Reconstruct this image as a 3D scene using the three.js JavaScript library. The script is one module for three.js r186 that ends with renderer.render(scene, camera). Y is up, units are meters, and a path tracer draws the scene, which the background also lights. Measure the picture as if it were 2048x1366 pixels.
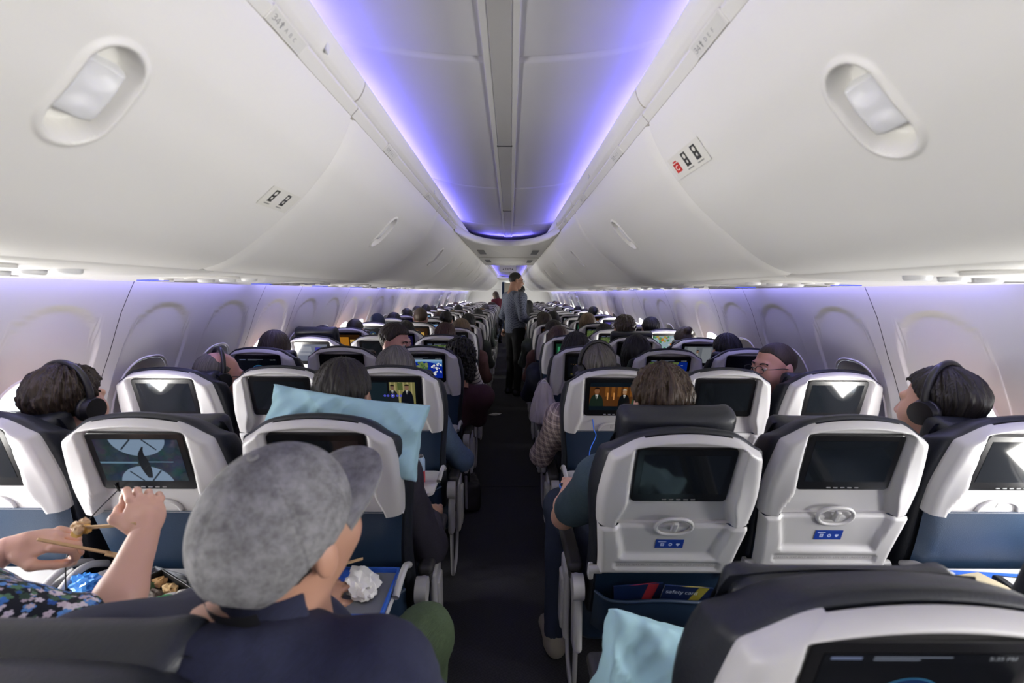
import * as THREE from 'three';
import { mergeGeometries, mergeVertices, toCreasedNormals } from 'three/addons/utils/BufferGeometryUtils.js';
import { RoundedBoxGeometry } from 'three/addons/geometries/RoundedBoxGeometry.js';
import { ImprovedNoise } from 'three/addons/math/ImprovedNoise.js';
import { RectAreaLightUniformsLib } from 'three/addons/lights/RectAreaLightUniformsLib.js';

// ---------------------------------------------------------------- camera, sky, light, exposure
const scene = new THREE.Scene();
const CAM_X = 0.026, EYE = 1.53;                       // the eye stands a little right of the aisle's centre
const camera = new THREE.PerspectiveCamera(2 * Math.atan(683 / 970) * 180 / Math.PI, 2048 / 1366, 0.05, 80);
camera.position.set(CAM_X, EYE, 0);
camera.rotation.order = 'YXZ';
camera.rotation.set(-Math.atan(98 / 970), -Math.atan(4 / 970), 0.007);
camera.focus = 3.0;
camera.userData.fStop = camera.getFocalLength() / 4.5;  // an iris about 4.5 mm wide
scene.background = new THREE.Color(0.80, 0.90, 1.0).multiplyScalar(7);   // bright daylight haze outside the windows
const renderer = new THREE.WebGLRenderer({ antialias: true });
renderer.toneMapping = THREE.LinearToneMapping;
renderer.toneMappingExposure = 1.0;
renderer.shadowMap.enabled = true;
RectAreaLightUniformsLib.init();
const COVE_BLUE = new THREE.Color().setRGB(0.17, 0.15, 1.0), WASH_BLUE = new THREE.Color().setRGB(0.33, 0.31, 1.0), DAY = new THREE.Color().setRGB(1.0, 0.97, 0.915);
const COVE_POWER = 78, WASH_POWER = 34, DAY_POWER = 46;

// ---------------------------------------------------------------- helpers
const V = (x, y, z) => new THREE.Vector3(x, y, z);
let seed = 7;
const rnd = () => { seed = (seed + 0x6d2b79f5) | 0; let t = Math.imul(seed ^ (seed >>> 15), 1 | seed); t = (t + Math.imul(t ^ (t >>> 7), 61 | t)) ^ t; return ((t ^ (t >>> 14)) >>> 0) / 4294967296; };
const perlin = new ImprovedNoise(), noise = (x, y, z) => perlin.noise(x, y, z);
const clamp = (x, a = 0, b = 1) => Math.min(b, Math.max(a, x)), mixf = (a, b, t) => a + (b - a) * t;
const sst = (a, b, x) => { const t = clamp((x - a) / (b - a)); return t * t * (3 - 2 * t); };
const taken = new Map();
const numbered = (n) => { const k = taken.get(n) ?? 0; taken.set(n, k + 1); return k ? n + '_' + String(k).padStart(3, '0') : n; };
const shade = (o) => { o.castShadow = o.receiveShadow = true; return o; };
const lin = (r, g, b) => new THREE.Color().setRGB(r, g, b);
function mat(color, roughness = 0.6, extra = {}) {
  const { physical, ...rest } = extra;
  return new (physical ? THREE.MeshPhysicalMaterial : THREE.MeshStandardMaterial)({ color, roughness, ...rest });
}
function part(parent, name, geometry, material, label) {
  const m = shade(new THREE.Mesh(geometry, material));
  m.name = name; parent.add(m);
  if (label) m.userData.label = label;
  return m;
}
function thing(name, label, category, group, pos = [0, 0, 0]) {
  const o = new THREE.Group(); o.name = numbered(name); o.userData = { label, category };
  if (group) o.userData.group = group;
  o.position.set(...pos); scene.add(o); return o;
}
function tagMesh(name, geometry, material, label, category, group) {
  const m = shade(new THREE.Mesh(geometry, material)); m.name = numbered(name); m.userData = { label, category };
  if (group) m.userData.group = group;
  scene.add(m); return m;
}
function structure(name, geometry, material, label) {
  const m = geometry ? shade(new THREE.Mesh(geometry, material)) : new THREE.Group();
  m.name = numbered(name); m.userData = { kind: 'structure', label, category: name.split('_')[0] }; scene.add(m); return m;
}
// geometry pieces
const keep = (g) => { const o = new THREE.BufferGeometry(), s = g.index ? g.toNonIndexed() : g; for (const k of ['position', 'normal', 'uv']) if (s.attributes[k]) o.setAttribute(k, s.attributes[k]); if (!o.attributes.uv) o.setAttribute('uv', new THREE.BufferAttribute(new Float32Array(o.attributes.position.count * 2), 2)); return o; };
const join = (...list) => mergeGeometries(list.flat().map(keep));
const moved = (g, x = 0, y = 0, z = 0, rx = 0, ry = 0, rz = 0, s = 1) => g.applyMatrix4(new THREE.Matrix4().compose(V(x, y, z), new THREE.Quaternion().setFromEuler(new THREE.Euler(rx, ry, rz)), Array.isArray(s) ? V(...s) : V(s, s, s)));
const rbox = (w, h, d, r = 0.005, seg = 2) => new RoundedBoxGeometry(w, h, d, seg, Math.min(r, w / 2.01, h / 2.01, d / 2.01));
const boxAt = (w, h, d, x, y, z, r = 0.004, rx = 0, ry = 0, rz = 0) => moved(rbox(w, h, d, r), x, y, z, rx, ry, rz);
const tubeOf = (pts, r, n = 24, k = 8, closed = false) => new THREE.TubeGeometry(new THREE.CatmullRomCurve3(pts.map((p) => V(...p)), closed), n, r, k, closed);
function grid(nu, nv, f, flip = false, uvScale) {       // a surface from f(a, b), a and b in 0..1
  const p = [], uv = [], ix = [];
  for (let j = 0; j <= nv; j++) for (let i = 0; i <= nu; i++) { const q = f(i / nu, j / nv); p.push(q[0], q[1], q[2]); uv.push(q[3] ?? i / nu, q[4] ?? j / nv); }
  for (let j = 0; j < nv; j++) for (let i = 0; i < nu; i++) { const a = j * (nu + 1) + i, b = a + 1, c = a + nu + 1, d = c + 1; flip ? ix.push(a, c, b, b, c, d) : ix.push(a, b, c, b, d, c); }
  const g = new THREE.BufferGeometry(); g.setAttribute('position', new THREE.Float32BufferAttribute(p, 3)); g.setAttribute('uv', new THREE.Float32BufferAttribute(uv, 2)); g.setIndex(ix); g.computeVertexNormals(); return g;
}
function prism(profile, z0, z1, crease = 0.5) {         // closed outline [x, y] swept along z, with end caps
  const s = new THREE.Shape(profile.map((p) => new THREE.Vector2(...p)));
  const g = new THREE.ExtrudeGeometry(s, { depth: z1 - z0, bevelEnabled: false, curveSegments: 4 });
  g.translate(0, 0, z0); return crease ? toCreasedNormals(g, crease) : g;
}
function ovalShape(w, h, r, Path = THREE.Shape) {       // a rounded rectangle about the origin
  const s = new Path(), x = w / 2, y = h / 2;
  s.moveTo(-x + r, -y); s.lineTo(x - r, -y); s.absarc(x - r, -y + r, r, -Math.PI / 2, 0); s.lineTo(x, y - r); s.absarc(x - r, y - r, r, 0, Math.PI / 2);
  s.lineTo(-x + r, y); s.absarc(-x + r, y - r, r, Math.PI / 2, Math.PI); s.lineTo(-x, -y + r); s.absarc(-x + r, -y + r, r, Math.PI, 1.5 * Math.PI); return s;
}
function plate(w, h, r, t, bevel = 0.002, seg = 6) {    // a rounded plate, its face towards +z at z = 0, thickness t behind it
  const g = new THREE.ExtrudeGeometry(ovalShape(w - 2 * bevel, h - 2 * bevel, Math.max(0.001, r - bevel)), { depth: Math.max(0.0005, t - bevel), bevelEnabled: true, bevelThickness: bevel, bevelSize: bevel, bevelSegments: 2, curveSegments: seg });
  g.translate(0, 0, -t); return g;
}
// ---- surfaces of distance fields (naive surface nets)
const sLen = (x, y, z) => Math.sqrt(x * x + y * y + z * z);
const smin = (a, b, k) => { const h = Math.max(k - Math.abs(a - b), 0) / k; return Math.min(a, b) - h * h * k * 0.25; };
const smax = (a, b, k) => -smin(-a, -b, k);
const ell = (cx, cy, cz, rx, ry, rz) => (x, y, z) => { const X = (x - cx) / rx, Y = (y - cy) / ry, Z = (z - cz) / rz, k = sLen(X, Y, Z), q = sLen(X / rx, Y / ry, Z / rz); return k < 1e-6 ? -Math.min(rx, ry, rz) : k * (k - 1) / q; };
const cap = (a, b, ra, rb = ra) => { const dx = b[0] - a[0], dy = b[1] - a[1], dz = b[2] - a[2], l2 = dx * dx + dy * dy + dz * dz || 1e-9; return (x, y, z) => { const t = clamp(((x - a[0]) * dx + (y - a[1]) * dy + (z - a[2]) * dz) / l2); return sLen(x - a[0] - dx * t, y - a[1] - dy * t, z - a[2] - dz * t) - ra - (rb - ra) * t; }; };
const blend = (k, ...fs) => { fs = fs.flat(); return (x, y, z) => { let d = fs[0](x, y, z); for (let i = 1; i < fs.length; i++) d = smin(d, fs[i](x, y, z), k); return d; }; };
function netMesh(f, lo, hi, cell, uvMode) {
  const n = [0, 1, 2].map((i) => Math.max(2, Math.ceil((hi[i] - lo[i]) / cell)) + 1), [nx, ny, nz] = n, val = new Float32Array(nx * ny * nz), id = new Int32Array(nx * ny * nz).fill(-1);
  for (let k = 0, o = 0; k < nz; k++) for (let j = 0; j < ny; j++) for (let i = 0; i < nx; i++, o++) val[o] = f(lo[0] + i * cell, lo[1] + j * cell, lo[2] + k * cell);
  const at = (i, j, k) => i + nx * (j + ny * k), pos = [], ix = [];
  for (let k = 0; k < nz - 1; k++) for (let j = 0; j < ny - 1; j++) for (let i = 0; i < nx - 1; i++) {
    let cx = 0, cy = 0, cz = 0, m = 0, inside = 0;
    const c = []; for (let q = 0; q < 8; q++) { const v = val[at(i + (q & 1), j + ((q >> 1) & 1), k + (q >> 2))]; c.push(v); if (v < 0) inside++; }
    if (!inside || inside === 8) continue;
    for (let q = 0; q < 8; q++) for (const b of [1, 2, 4]) if (!(q & b)) { const r = q | b; if ((c[q] < 0) !== (c[r] < 0)) { const t = c[q] / (c[q] - c[r]); cx += (q & 1) + (b === 1 ? t : 0); cy += ((q >> 1) & 1) + (b === 2 ? t : 0); cz += (q >> 2) + (b === 4 ? t : 0); m++; } }
    id[at(i, j, k)] = pos.length / 3; pos.push(lo[0] + (i + cx / m) * cell, lo[1] + (j + cy / m) * cell, lo[2] + (k + cz / m) * cell);
  }
  const quad = (a, b, c, d, s) => { if (a < 0 || b < 0 || c < 0 || d < 0) return; s ? ix.push(a, b, c, a, c, d) : ix.push(a, c, b, a, d, c); };
  for (let k = 1; k < nz - 1; k++) for (let j = 1; j < ny - 1; j++) for (let i = 1; i < nx - 1; i++) {
    const v = val[at(i, j, k)] < 0;
    if (v !== val[at(i + 1, j, k)] < 0) quad(id[at(i, j - 1, k - 1)], id[at(i, j, k - 1)], id[at(i, j, k)], id[at(i, j - 1, k)], v);
    if (v !== val[at(i, j + 1, k)] < 0) quad(id[at(i - 1, j, k - 1)], id[at(i - 1, j, k)], id[at(i, j, k)], id[at(i, j, k - 1)], v);
    if (v !== val[at(i, j, k + 1)] < 0) quad(id[at(i - 1, j - 1, k)], id[at(i, j - 1, k)], id[at(i, j, k)], id[at(i - 1, j, k)], v);
  }
  const nor = new Float32Array(pos.length), e = cell * 0.5, uv = [];
  for (let i = 0; i < pos.length; i += 3) {
    const [x, y, z] = [pos[i], pos[i + 1], pos[i + 2]];
    let a = f(x + e, y, z) - f(x - e, y, z), b = f(x, y + e, z) - f(x, y - e, z), c = f(x, y, z + e) - f(x, y, z - e); const l = sLen(a, b, c) || 1;
    nor[i] = a / l; nor[i + 1] = b / l; nor[i + 2] = c / l;
    uvMode === 'hair' ? uv.push(Math.atan2(x, z + 1e-6) / 6.2832 + 0.5, y * 4) : uv.push(x + z * 0.7, y + z * 0.5);
  }
  const g = new THREE.BufferGeometry(); g.setAttribute('position', new THREE.Float32BufferAttribute(pos, 3)); g.setAttribute('normal', new THREE.BufferAttribute(nor, 3)); g.setAttribute('uv', new THREE.Float32BufferAttribute(uv, 2)); g.setIndex(ix); return g;
}
// ---- computed textures
function canvasTex(w, h, draw, srgb = true, repeat) {
  const c = document.createElement('canvas'); c.width = w; c.height = h; draw(c.getContext('2d'), w, h);
  const t = new THREE.CanvasTexture(c); if (srgb) t.colorSpace = THREE.SRGBColorSpace; t.magFilter = THREE.LinearFilter;
  if (repeat) { t.wrapS = t.wrapT = THREE.RepeatWrapping; t.repeat.set(...repeat); } return t;
}
function dataTex(n, f, srgb = true, repeat = [1, 1]) {    // f(u, v) -> [r, g, b] in 0..1
  const d = new Uint8Array(n * n * 4);
  for (let j = 0; j < n; j++) for (let i = 0; i < n; i++) { const q = f(i / n, j / n), o = (j * n + i) * 4; for (let k = 0; k < 3; k++) d[o + k] = clamp(q[k] ?? q[0]) * 255; d[o + 3] = 255; }
  const t = new THREE.DataTexture(d, n, n); t.magFilter = THREE.LinearFilter; t.minFilter = THREE.LinearMipmapLinearFilter; t.wrapS = t.wrapT = THREE.RepeatWrapping; t.repeat.set(...repeat); if (srgb) t.colorSpace = THREE.SRGBColorSpace; t.needsUpdate = true; return t;
}
const tileNoise = (u, v, f, s = 0) => { const a = u * 6.28318, b = v * 6.28318, r = f / 6.28318; return noise(Math.cos(a) * r + s, Math.sin(a) * r + Math.cos(b) * r + 9.1, Math.sin(b) * r + s * 1.7); };

// ---------------------------------------------------------------- surfaces of the cabin
const speck = dataTex(256, (u, v) => { const n = 0.5 + 0.25 * tileNoise(u, v, 40) + 0.3 * (rnd() - 0.5); return [n, n, n]; }, false, [6, 6]);
const M = {
  white: mat(lin(0.77, 0.755, 0.715), 0.42, { bumpMap: speck, bumpScale: 0.00015 }),
  wall: mat(lin(0.66, 0.645, 0.63), 0.55),
  ceiling: mat(lin(0.64, 0.63, 0.625), 0.55),
  rail: mat(lin(0.46, 0.45, 0.445), 0.45),
  gap: mat(lin(0.05, 0.05, 0.05), 0.8),
  seam: mat(lin(0.36, 0.33, 0.27), 0.6),
  handle: mat(lin(0.70, 0.70, 0.71), 0.35),
  grille: mat(lin(0.22, 0.22, 0.23), 0.6),
  darkVent: mat(lin(0.06, 0.06, 0.06), 0.5),
  blueTrim: mat(lin(0.03, 0.09, 0.22), 0.6),
  shadeM: mat(lin(0.72, 0.70, 0.66), 0.6),
  pane: mat(0xffffff, 0.02, { physical: true, transmission: 1, thickness: 0, ior: 1.3 }),
};
M.carpet = mat(0xffffff, 0.95, {
  map: dataTex(256, (u, v) => { const c = Math.floor(u * 16), up = (c & 1) ? v * 32 + u * 16 : v * 32 - u * 16, s = 0.5 + 0.5 * Math.sin(up * 6.283), n = rnd(); const b = 0.125 + 0.075 * s + 0.08 * n; return [b * 1.0, b * 1.0, b * 1.06]; }, true, [4, 4]),
});
function mirrorX(g) {
  const o = g.clone(); for (const k of ['position', 'normal']) { const a = o.attributes[k]; for (let i = 0; i < a.count; i++) a.setX(i, -a.getX(i)); }
  if (o.index) { const a = o.index.array; for (let i = 0; i < a.length; i += 3) { const t = a[i]; a[i] = a[i + 1]; a[i + 1] = t; } }
  else for (const k of Object.keys(o.attributes)) { const a = o.attributes[k], n = a.itemSize; for (let i = 0; i < a.count; i += 3) for (let c = 0; c < n; c++) { const t = a.array[i * n + c]; a.array[i * n + c] = a.array[(i + 1) * n + c]; a.array[(i + 1) * n + c] = t; } }
  return o;
}
const ORD = ['first', 'second', 'third', 'fourth', 'fifth', 'sixth', 'seventh', 'eighth', 'ninth', 'tenth', 'eleventh', 'twelfth', 'thirteenth', 'fourteenth', 'fifteenth', 'sixteenth', 'seventeenth', 'eighteenth', 'nineteenth', 'twentieth', 'twenty-first', 'twenty-second', 'twenty-third', 'twenty-fourth'];
const sides = [['left', -1], ['right', 1]], both = (g) => ({ '1': g, '-1': mirrorX(g) });
const REAR = 1.75, FRONT = -19.4;                       // z of the cabin's ends

// floor: dark herringbone carpet, a joint strip across the aisle
{
  const g = new THREE.BoxGeometry(3.36, 0.03, REAR - FRONT + 3.2); g.translate(0, -0.015, (REAR + FRONT - 3.2) / 2);
  const p = g.attributes.position, uv = g.attributes.uv; for (let i = 0; i < p.count; i++) uv.setXY(i, p.getX(i), p.getZ(i));
  structure('floor', g, M.carpet, 'dark charcoal herringbone carpet of the aisle and under the seats');
  structure('trim_1', boxAt(0.54, 0.004, 0.022, 0, 0.002, -3.72, 0.001), mat(lin(0.012, 0.012, 0.013), 0.7), 'thin dark joint strip across the aisle carpet');
}
// side walls: curved panels with oval windows
const WALL = [[1.60, 0], [1.66, 0.15], [1.73, 0.4], [1.745, 0.62], [1.735, 0.85], [1.705, 1.03], [1.665, 1.16], [1.617, 1.283], [1.56, 1.44], [1.50, 1.562], [1.455, 1.65]];
function wallX(y) {
  let i = 0; while (i < WALL.length - 2 && y > WALL[i + 1][1]) i++;
  const q = (k) => WALL[clamp(k, 0, WALL.length - 1)], [a, b, c, d] = [q(i - 1), q(i), q(i + 1), q(i + 2)], t = clamp((y - b[1]) / (c[1] - b[1])), m0 = i ? (c[0] - a[0]) / (c[1] - a[1]) : (c[0] - b[0]) / (c[1] - b[1]), m1 = i < WALL.length - 2 ? (d[0] - b[0]) / (d[1] - b[1]) : (c[0] - b[0]) / (c[1] - b[1]), h = c[1] - b[1];
  return b[0] * (2 * t ** 3 - 3 * t * t + 1) + m0 * h * (t ** 3 - 2 * t * t + t) + c[0] * (3 * t * t - 2 * t ** 3) + m1 * h * (t ** 3 - t * t);
}
const CELL = 0.535, WIN_Y = 1.005, WIN_W = 0.30, WIN_H = 0.42, Y0 = 0.60, Y1 = 1.65;
const ovalAt = (t, w, h) => { const n = 2.7, c = Math.cos(t), s = Math.sin(t); return [Math.sign(c) * Math.abs(c) ** (2 / n) * w / 2, Math.sign(s) * Math.abs(s) ** (2 / n) * h / 2]; };
function scallop(z, y) {                                // the shallow arched niche pressed into the panel above each window
  const w = 0.205, cy = 1.27, dx = Math.abs(z), d = y > cy ? Math.hypot(dx, (y - cy) * 1.02) - w : dx - w;
  return 0.010 * sst(0.003, -0.013, d) * sst(0.70, 0.86, y);
}
function wallCell(zc, z0, z1, fine) {                         // a ring from the window's rim to the cell's edges
  const N = 80, K = fine ? 60 : 22;
  return grid(N, K, (a, b) => {
    const t = a * 2 * Math.PI, [oz, oy] = ovalAt(t, WIN_W, WIN_H), dz = Math.cos(t), dy = Math.sin(t);
    const kz = dz > 0 ? (z1 - zc) / dz : dz < 0 ? (z0 - zc) / dz : 1e9, ky = dy > 0 ? (Y1 - WIN_Y) / dy : dy < 0 ? (Y0 - WIN_Y) / dy : 1e9, k = Math.min(kz, ky);
    const e = b ** 1.15, z = zc + mixf(oz, dz * k, e), y = WIN_Y + mixf(oy, dy * k, e);
    return [wallX(y) + scallop(z - zc, y), y, z, z, y];
  }, true);
}
// the ring's outer corners are cut by the even angles, so each cell also gets four corner pieces
function cellCorners(zc, z0, z1) {
  const out = [], N = 80;
  for (const [sz, sy] of [[1, 1], [-1, 1], [-1, -1], [1, -1]]) {
    const cz = sz > 0 ? z1 : z0, cy = sy > 0 ? Y1 : Y0, t0 = Math.atan2(cy - WIN_Y, cz - zc), k = ((t0 / (2 * Math.PI) + 1) % 1) * N, ends = [Math.floor(k), Math.ceil(k)].map((i) => { const t = i / N * 2 * Math.PI, dz = Math.cos(t), dy = Math.sin(t), q = Math.min(dz > 0 ? (z1 - zc) / dz : dz < 0 ? (z0 - zc) / dz : 1e9, dy > 0 ? (Y1 - WIN_Y) / dy : (Y0 - WIN_Y) / dy); return [zc + dz * q, WIN_Y + dy * q]; });
    const g = new THREE.BufferGeometry(), pts = [ends[0], [cz, cy], ends[1]]; g.setAttribute('position', new THREE.Float32BufferAttribute(pts.flatMap(([z, y]) => [wallX(y), y, z]), 3)); g.setAttribute('uv', new THREE.Float32BufferAttribute([0, 0, 0, 0, 0, 0], 2)); g.setIndex([0, 1, 2]); g.computeVertexNormals(); out.push(g);
  }
  return out;
}
const G1 = 0.002, panelOne = [false, true].map((fine) => both(join(wallCell(0, -CELL / 2 + G1, CELL / 2 - G1, fine), cellCorners(0, -CELL / 2 + G1, CELL / 2 - G1))));
const panelTwo = [false, true].map((fine) => both(join(wallCell(-CELL / 2, -CELL + G1, 0, fine), wallCell(CELL / 2, 0, CELL - G1, fine), cellCorners(-CELL / 2, -CELL + G1, 0), cellCorners(CELL / 2, 0, CELL - G1))));
const dado = both(grid(12, 1, (a, b) => { const y = a * Y0; return [wallX(y), y, b, b, y]; }));
const backing = both(grid(14, 1, (a, b) => { const y = mixf(Y0, Y1, a); return [wallX(y) + 0.003, y, (b - 0.5) * 0.07]; }));
const crown = both(grid(24, 1, (a, b) => { const t = a * Math.PI / 2; return [1.60 * Math.cos(t), 1.62 + 0.72 * Math.sin(t), b]; }));
// window parts, about the window's centre, inboard towards -x
const wx = (y) => wallX(y + WIN_Y) - wallX(WIN_Y);
const reveal = both(grid(56, 8, (a, b) => { const t = a * 2 * Math.PI, k = b, [z, y] = ovalAt(t, mixf(WIN_W, 0.245, k ** 0.8), mixf(WIN_H, 0.355, k ** 0.8)); return [mixf(wx(y) + scallop(z, y + WIN_Y), 0.085, k), y, z]; }, true));
const rim = both(grid(56, 8, (a, b) => { const t = a * 2 * Math.PI, c = b * Math.PI, [z, y] = ovalAt(t, WIN_W + 0.024 * (1 - b) + 0.004, WIN_H + 0.024 * (1 - b) + 0.004); return [wx(y) + scallop(z, y + WIN_Y) + 0.001 - 0.007 * Math.sin(c), y, z]; }, true));
const paneG = moved(new THREE.ShapeGeometry(ovalShape(0.25, 0.36, 0.1), 8), 0.088, 0, 0, 0, -Math.PI / 2, 0);
const shadeG = both(moved(plate(0.262, 0.37, 0.105, 0.003, 0.001), 0.074, 0, 0, 0, -Math.PI / 2, 0)), shadeLip = both(boxAt(0.006, 0.012, 0.09, 0.068, -0.135, 0, 0.003));
const halfShade = both(moved(new THREE.ExtrudeGeometry((() => { const s = new THREE.Shape(); s.moveTo(-0.125, 0.02); s.lineTo(0.125, 0.02); s.lineTo(0.125, 0.08); s.absarc(0.025, 0.08, 0.1, 0, Math.PI / 2); s.lineTo(-0.025, 0.18); s.absarc(-0.025, 0.08, 0.1, Math.PI / 2, Math.PI); return s; })(), { depth: 0.003, bevelEnabled: false }), 0.074, 0, 0, 0, -Math.PI / 2, 0));
const joints = { '-1': 1.986, '1': 2.024 };
const OPEN = { '-1': [1.72, 1.18, 0.65, 0.1, -0.4, -0.95, 3.3, 4.9, 5.5, 7.1, 7.6, 8.2, 9.2, 9.8, 10.8, 12, 13, 13.5, 14.1, 15.2, 16, 16.7, 17.3, 18.4], '1': [1.75, 1.22, 0.7, 0.15, -0.4, -0.9, 3.9, 4.4, 6, 6.5, 8.1, 8.7, 9.2, 10.8, 11.3, 12.4, 13, 14.1, 14.6, 15.7, 16.2, 17.3, 18.2] };
let windowNo = 0;
for (const [side, sx] of sides) {
  const wall = structure('wall_' + side, null, null, 'curved white sidewall panels on the ' + side + ' with arched niches around the windows');
  const low = part(wall, 'lower_panel', dado[sx], mat(lin(0.30, 0.30, 0.31), 0.8)); low.position.z = FRONT; low.scale.z = REAR - FRONT;
  const top = structure('ceiling', crown[sx], M.wall, 'hidden liner above the overhead bins on the ' + side); top.position.z = FRONT - 3.2; top.scale.z = REAR - FRONT + 3.2;
  let d = joints[sx] - 7 * CELL; const list = [];      // [depth of the near edge, number of windows]
  for (let k = 0, pat = [2, 1, 2, 2, 2, 1, 2, 2]; d < -FRONT; k++) { const n = k === 0 ? 1 : k < 4 ? 2 : pat[(k - 4) % 8]; list.push([d, n]); d += n * CELL; }
  for (const [d0, n] of list) {
    const mid = -(d0 + n * CELL / 2), p = part(wall, 'wall_panel', (n === 2 ? panelTwo : panelOne)[d0 > 0.3 && d0 < 6 ? 1 : 0][sx], M.wall); p.position.z = mid;
    const bk = part(wall, 'joint_backing', backing[sx], M.gap); bk.position.z = -d0;
    for (let i = 0; i < n; i++) {
      const dw = d0 + (i + 0.5) * CELL; if (dw > -FRONT - 0.2) continue;
      const open = OPEN[sx].some((q) => Math.abs(q - dw) < 0.27);
      const w = new THREE.Group(); w.name = 'window_' + (++windowNo); w.userData = { kind: 'structure', category: 'window', label: open ? 'oval cabin window with its blind raised, bright daylight outside' : 'oval cabin window with its pale blind drawn' };
      w.position.set(sx * wallX(WIN_Y), WIN_Y, -dw); scene.add(w);
      part(w, 'reveal', reveal[sx], M.white); part(w, 'rim', rim[sx], M.white);
      const pn = part(w, 'pane', paneG, M.pane); if (sx < 0) { pn.scale.x = -1; }
      if (!open) { part(w, 'blind', shadeG[sx], M.shadeM); part(w, 'blind_lip', shadeLip[sx], M.white); }
      else {
        const L = new THREE.RectAreaLight(DAY, DAY_POWER, 0.23, 0.34); L.name = 'window_daylight'; L.position.set(sx * (wallX(WIN_Y) + 0.078), WIN_Y, -dw); L.lookAt(0, WIN_Y + 0.75, -dw); scene.add(L);
      }
    }
  }
}
// ---------------------------------------------------------------- overhead bins
const BIN = [[0.403, 1.996], [0.408, 1.975], [0.422, 1.943], [0.441, 1.908], [0.466, 1.868], [0.498, 1.829], [0.545, 1.776], [0.60, 1.727], [0.662, 1.677], [0.724, 1.631], [0.782, 1.601], [0.836, 1.586]];
const binCurve = new THREE.CatmullRomCurve3(BIN.map(([x, y]) => V(x, y, 0))), BIN_LEN = 1.5, sTot = binCurve.getLength();
const sHandle = (() => { let best = 9, at = 0; for (let i = 0; i <= 400; i++) { const p = binCurve.getPointAt(i / 400), d = Math.hypot(p.x - 0.533, p.y - 1.787); if (d < best) { best = d; at = i / 400; } } return at * sTot; })();
const HZ = BIN_LEN / 2 - 0.075;
function binDoor() {
  const ss = [], zs = [], H = 0.125, W = 0.11;
  for (let s = 0; s < sTot; s += Math.abs(s - sHandle) < H ? 0.0036 : 0.02) ss.push(s); ss.push(sTot);
  for (let z = 0; z < BIN_LEN; z += z < 0.024 || z > BIN_LEN - 0.026 ? 0.003 : Math.abs(z - HZ) < W ? 0.0032 : 0.04) zs.push(z); zs.push(BIN_LEN);
  const pts = ss.map((s) => [binCurve.getPointAt(s / sTot), binCurve.getTangentAt(s / sTot)]);
  const P = (a, b) => {
    const i = Math.round(a * (ss.length - 1)), j = Math.round(b * (zs.length - 1)), [p, t] = pts[i], nx = t.y, ny = -t.x, z = zs[j];     // (nx, ny) points to the aisle
    const e = Math.min(z, BIN_LEN - z), r = 0.010; let off = e < r ? -(r - Math.sqrt(Math.max(0, r * r - (r - e) ** 2))) : 0;
    const ds = ss[i] - sHandle, dz = z - HZ, R = 0.041, L = 0.037, q = Math.hypot(dz, Math.max(0, Math.abs(ds) - L)) - R;
    off += 0.004 * sst(0.010, 0.003, Math.abs(q - 0.004)) - 0.030 * sst(0.002, -0.008, q);
    return [p.x + nx * off, p.y + ny * off, z, z, ss[i]];
  };
  return grid(ss.length - 1, zs.length - 1, P, true);
}
const doorG = both(binDoor());
const pH = binCurve.getPointAt(sHandle / sTot), tH = binCurve.getTangentAt(sHandle / sTot), angH = Math.atan2(-tH.x, tH.y);  // the door's facing at the handle
function paddle() {                                     // the pull inside the oval cup: a plate with two shallow thumb hollows
  const g = grid(20, 28, (a, b) => {
    const z = (a - 0.5) * 0.076, s = (b - 0.5) * 0.094, cup = (c) => 0.010 * sst(0.034, 0.010, Math.hypot(z, (s - c) * 1.25)), ed = Math.min(0.038 - Math.abs(z), 0.047 - Math.abs(s));
    return [-0.004 + cup(0.03) * 0.9 - cup(-0.03) * 0.7 + 0.02 * sst(0.006, 0, ed) + 0.006 * (s / 0.05) ** 2, s, z];
  }, false);
  return g;
}
// on-door frame: local x away from the aisle, y up along the door
function onDoor(g, s, z, lift = 0) { const p = binCurve.getPointAt(s / sTot), t = binCurve.getTangentAt(s / sTot), m = new THREE.Matrix4().makeBasis(V(-t.y, t.x, 0), V(-t.x, -t.y, 0), V(0, 0, 1)); m.setPosition(p.x + t.y * lift, p.y - t.x * lift, z); return g.applyMatrix4(m); }
const paddleG = both(onDoor(paddle(), sHandle, HZ, -0.012));
const stripG = both(prism([[0.404, 1.999], [0.386, 2.018], [0.387, 2.026], [0.395, 2.031], [0.43, 2.031], [0.43, 1.999]], 0.003, BIN_LEN - 0.003, 0.6));
const stripSeam = both(prism([[0.4075, 1.9945], [0.4045, 2.0005], [0.43, 2.0005], [0.43, 1.9945]], 0, BIN_LEN, 0.6));
const valOut = []; for (let i = 0; i <= 12; i++) { const t = i / 12 * Math.PI; valOut.push([0.399 - 0.034 * Math.sin(t * 0.62) + (i > 10 ? 0.004 * (i - 10) : 0), 2.036 + 0.055 * (1 - Math.cos(t)) / 2 + 0.002 * i / 12]); }
valOut.push([0.392, 2.088], [0.415, 2.045], [0.415, 2.032]);
const valanceG = both(prism(valOut, 0.004, BIN_LEN - 0.004, 0.7));
const valEnd = both(prism(valOut.map(([x, y]) => [x + 0.0035, y - 0.001]), 0, BIN_LEN, 0.7));
const binTopG = both(prism([[0.43, 2.03], [0.43, 1.996], [0.46, 1.90], [0.86, 1.60], [0.86, 1.70], [0.52, 2.03]], 0.002, BIN_LEN - 0.002));
const coveG = both(prism([[0.40, 2.034], [0.54, 2.034], [0.56, 2.19], [0.545, 2.19], [0.525, 2.046], [0.40, 2.046]], 0, BIN_LEN));
const tabG = both(join(moved(rbox(0.006, 0.032, 0.14, 0.002), 0.3935, 2.0115, 0, 0, 0, 0.73)));
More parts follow.
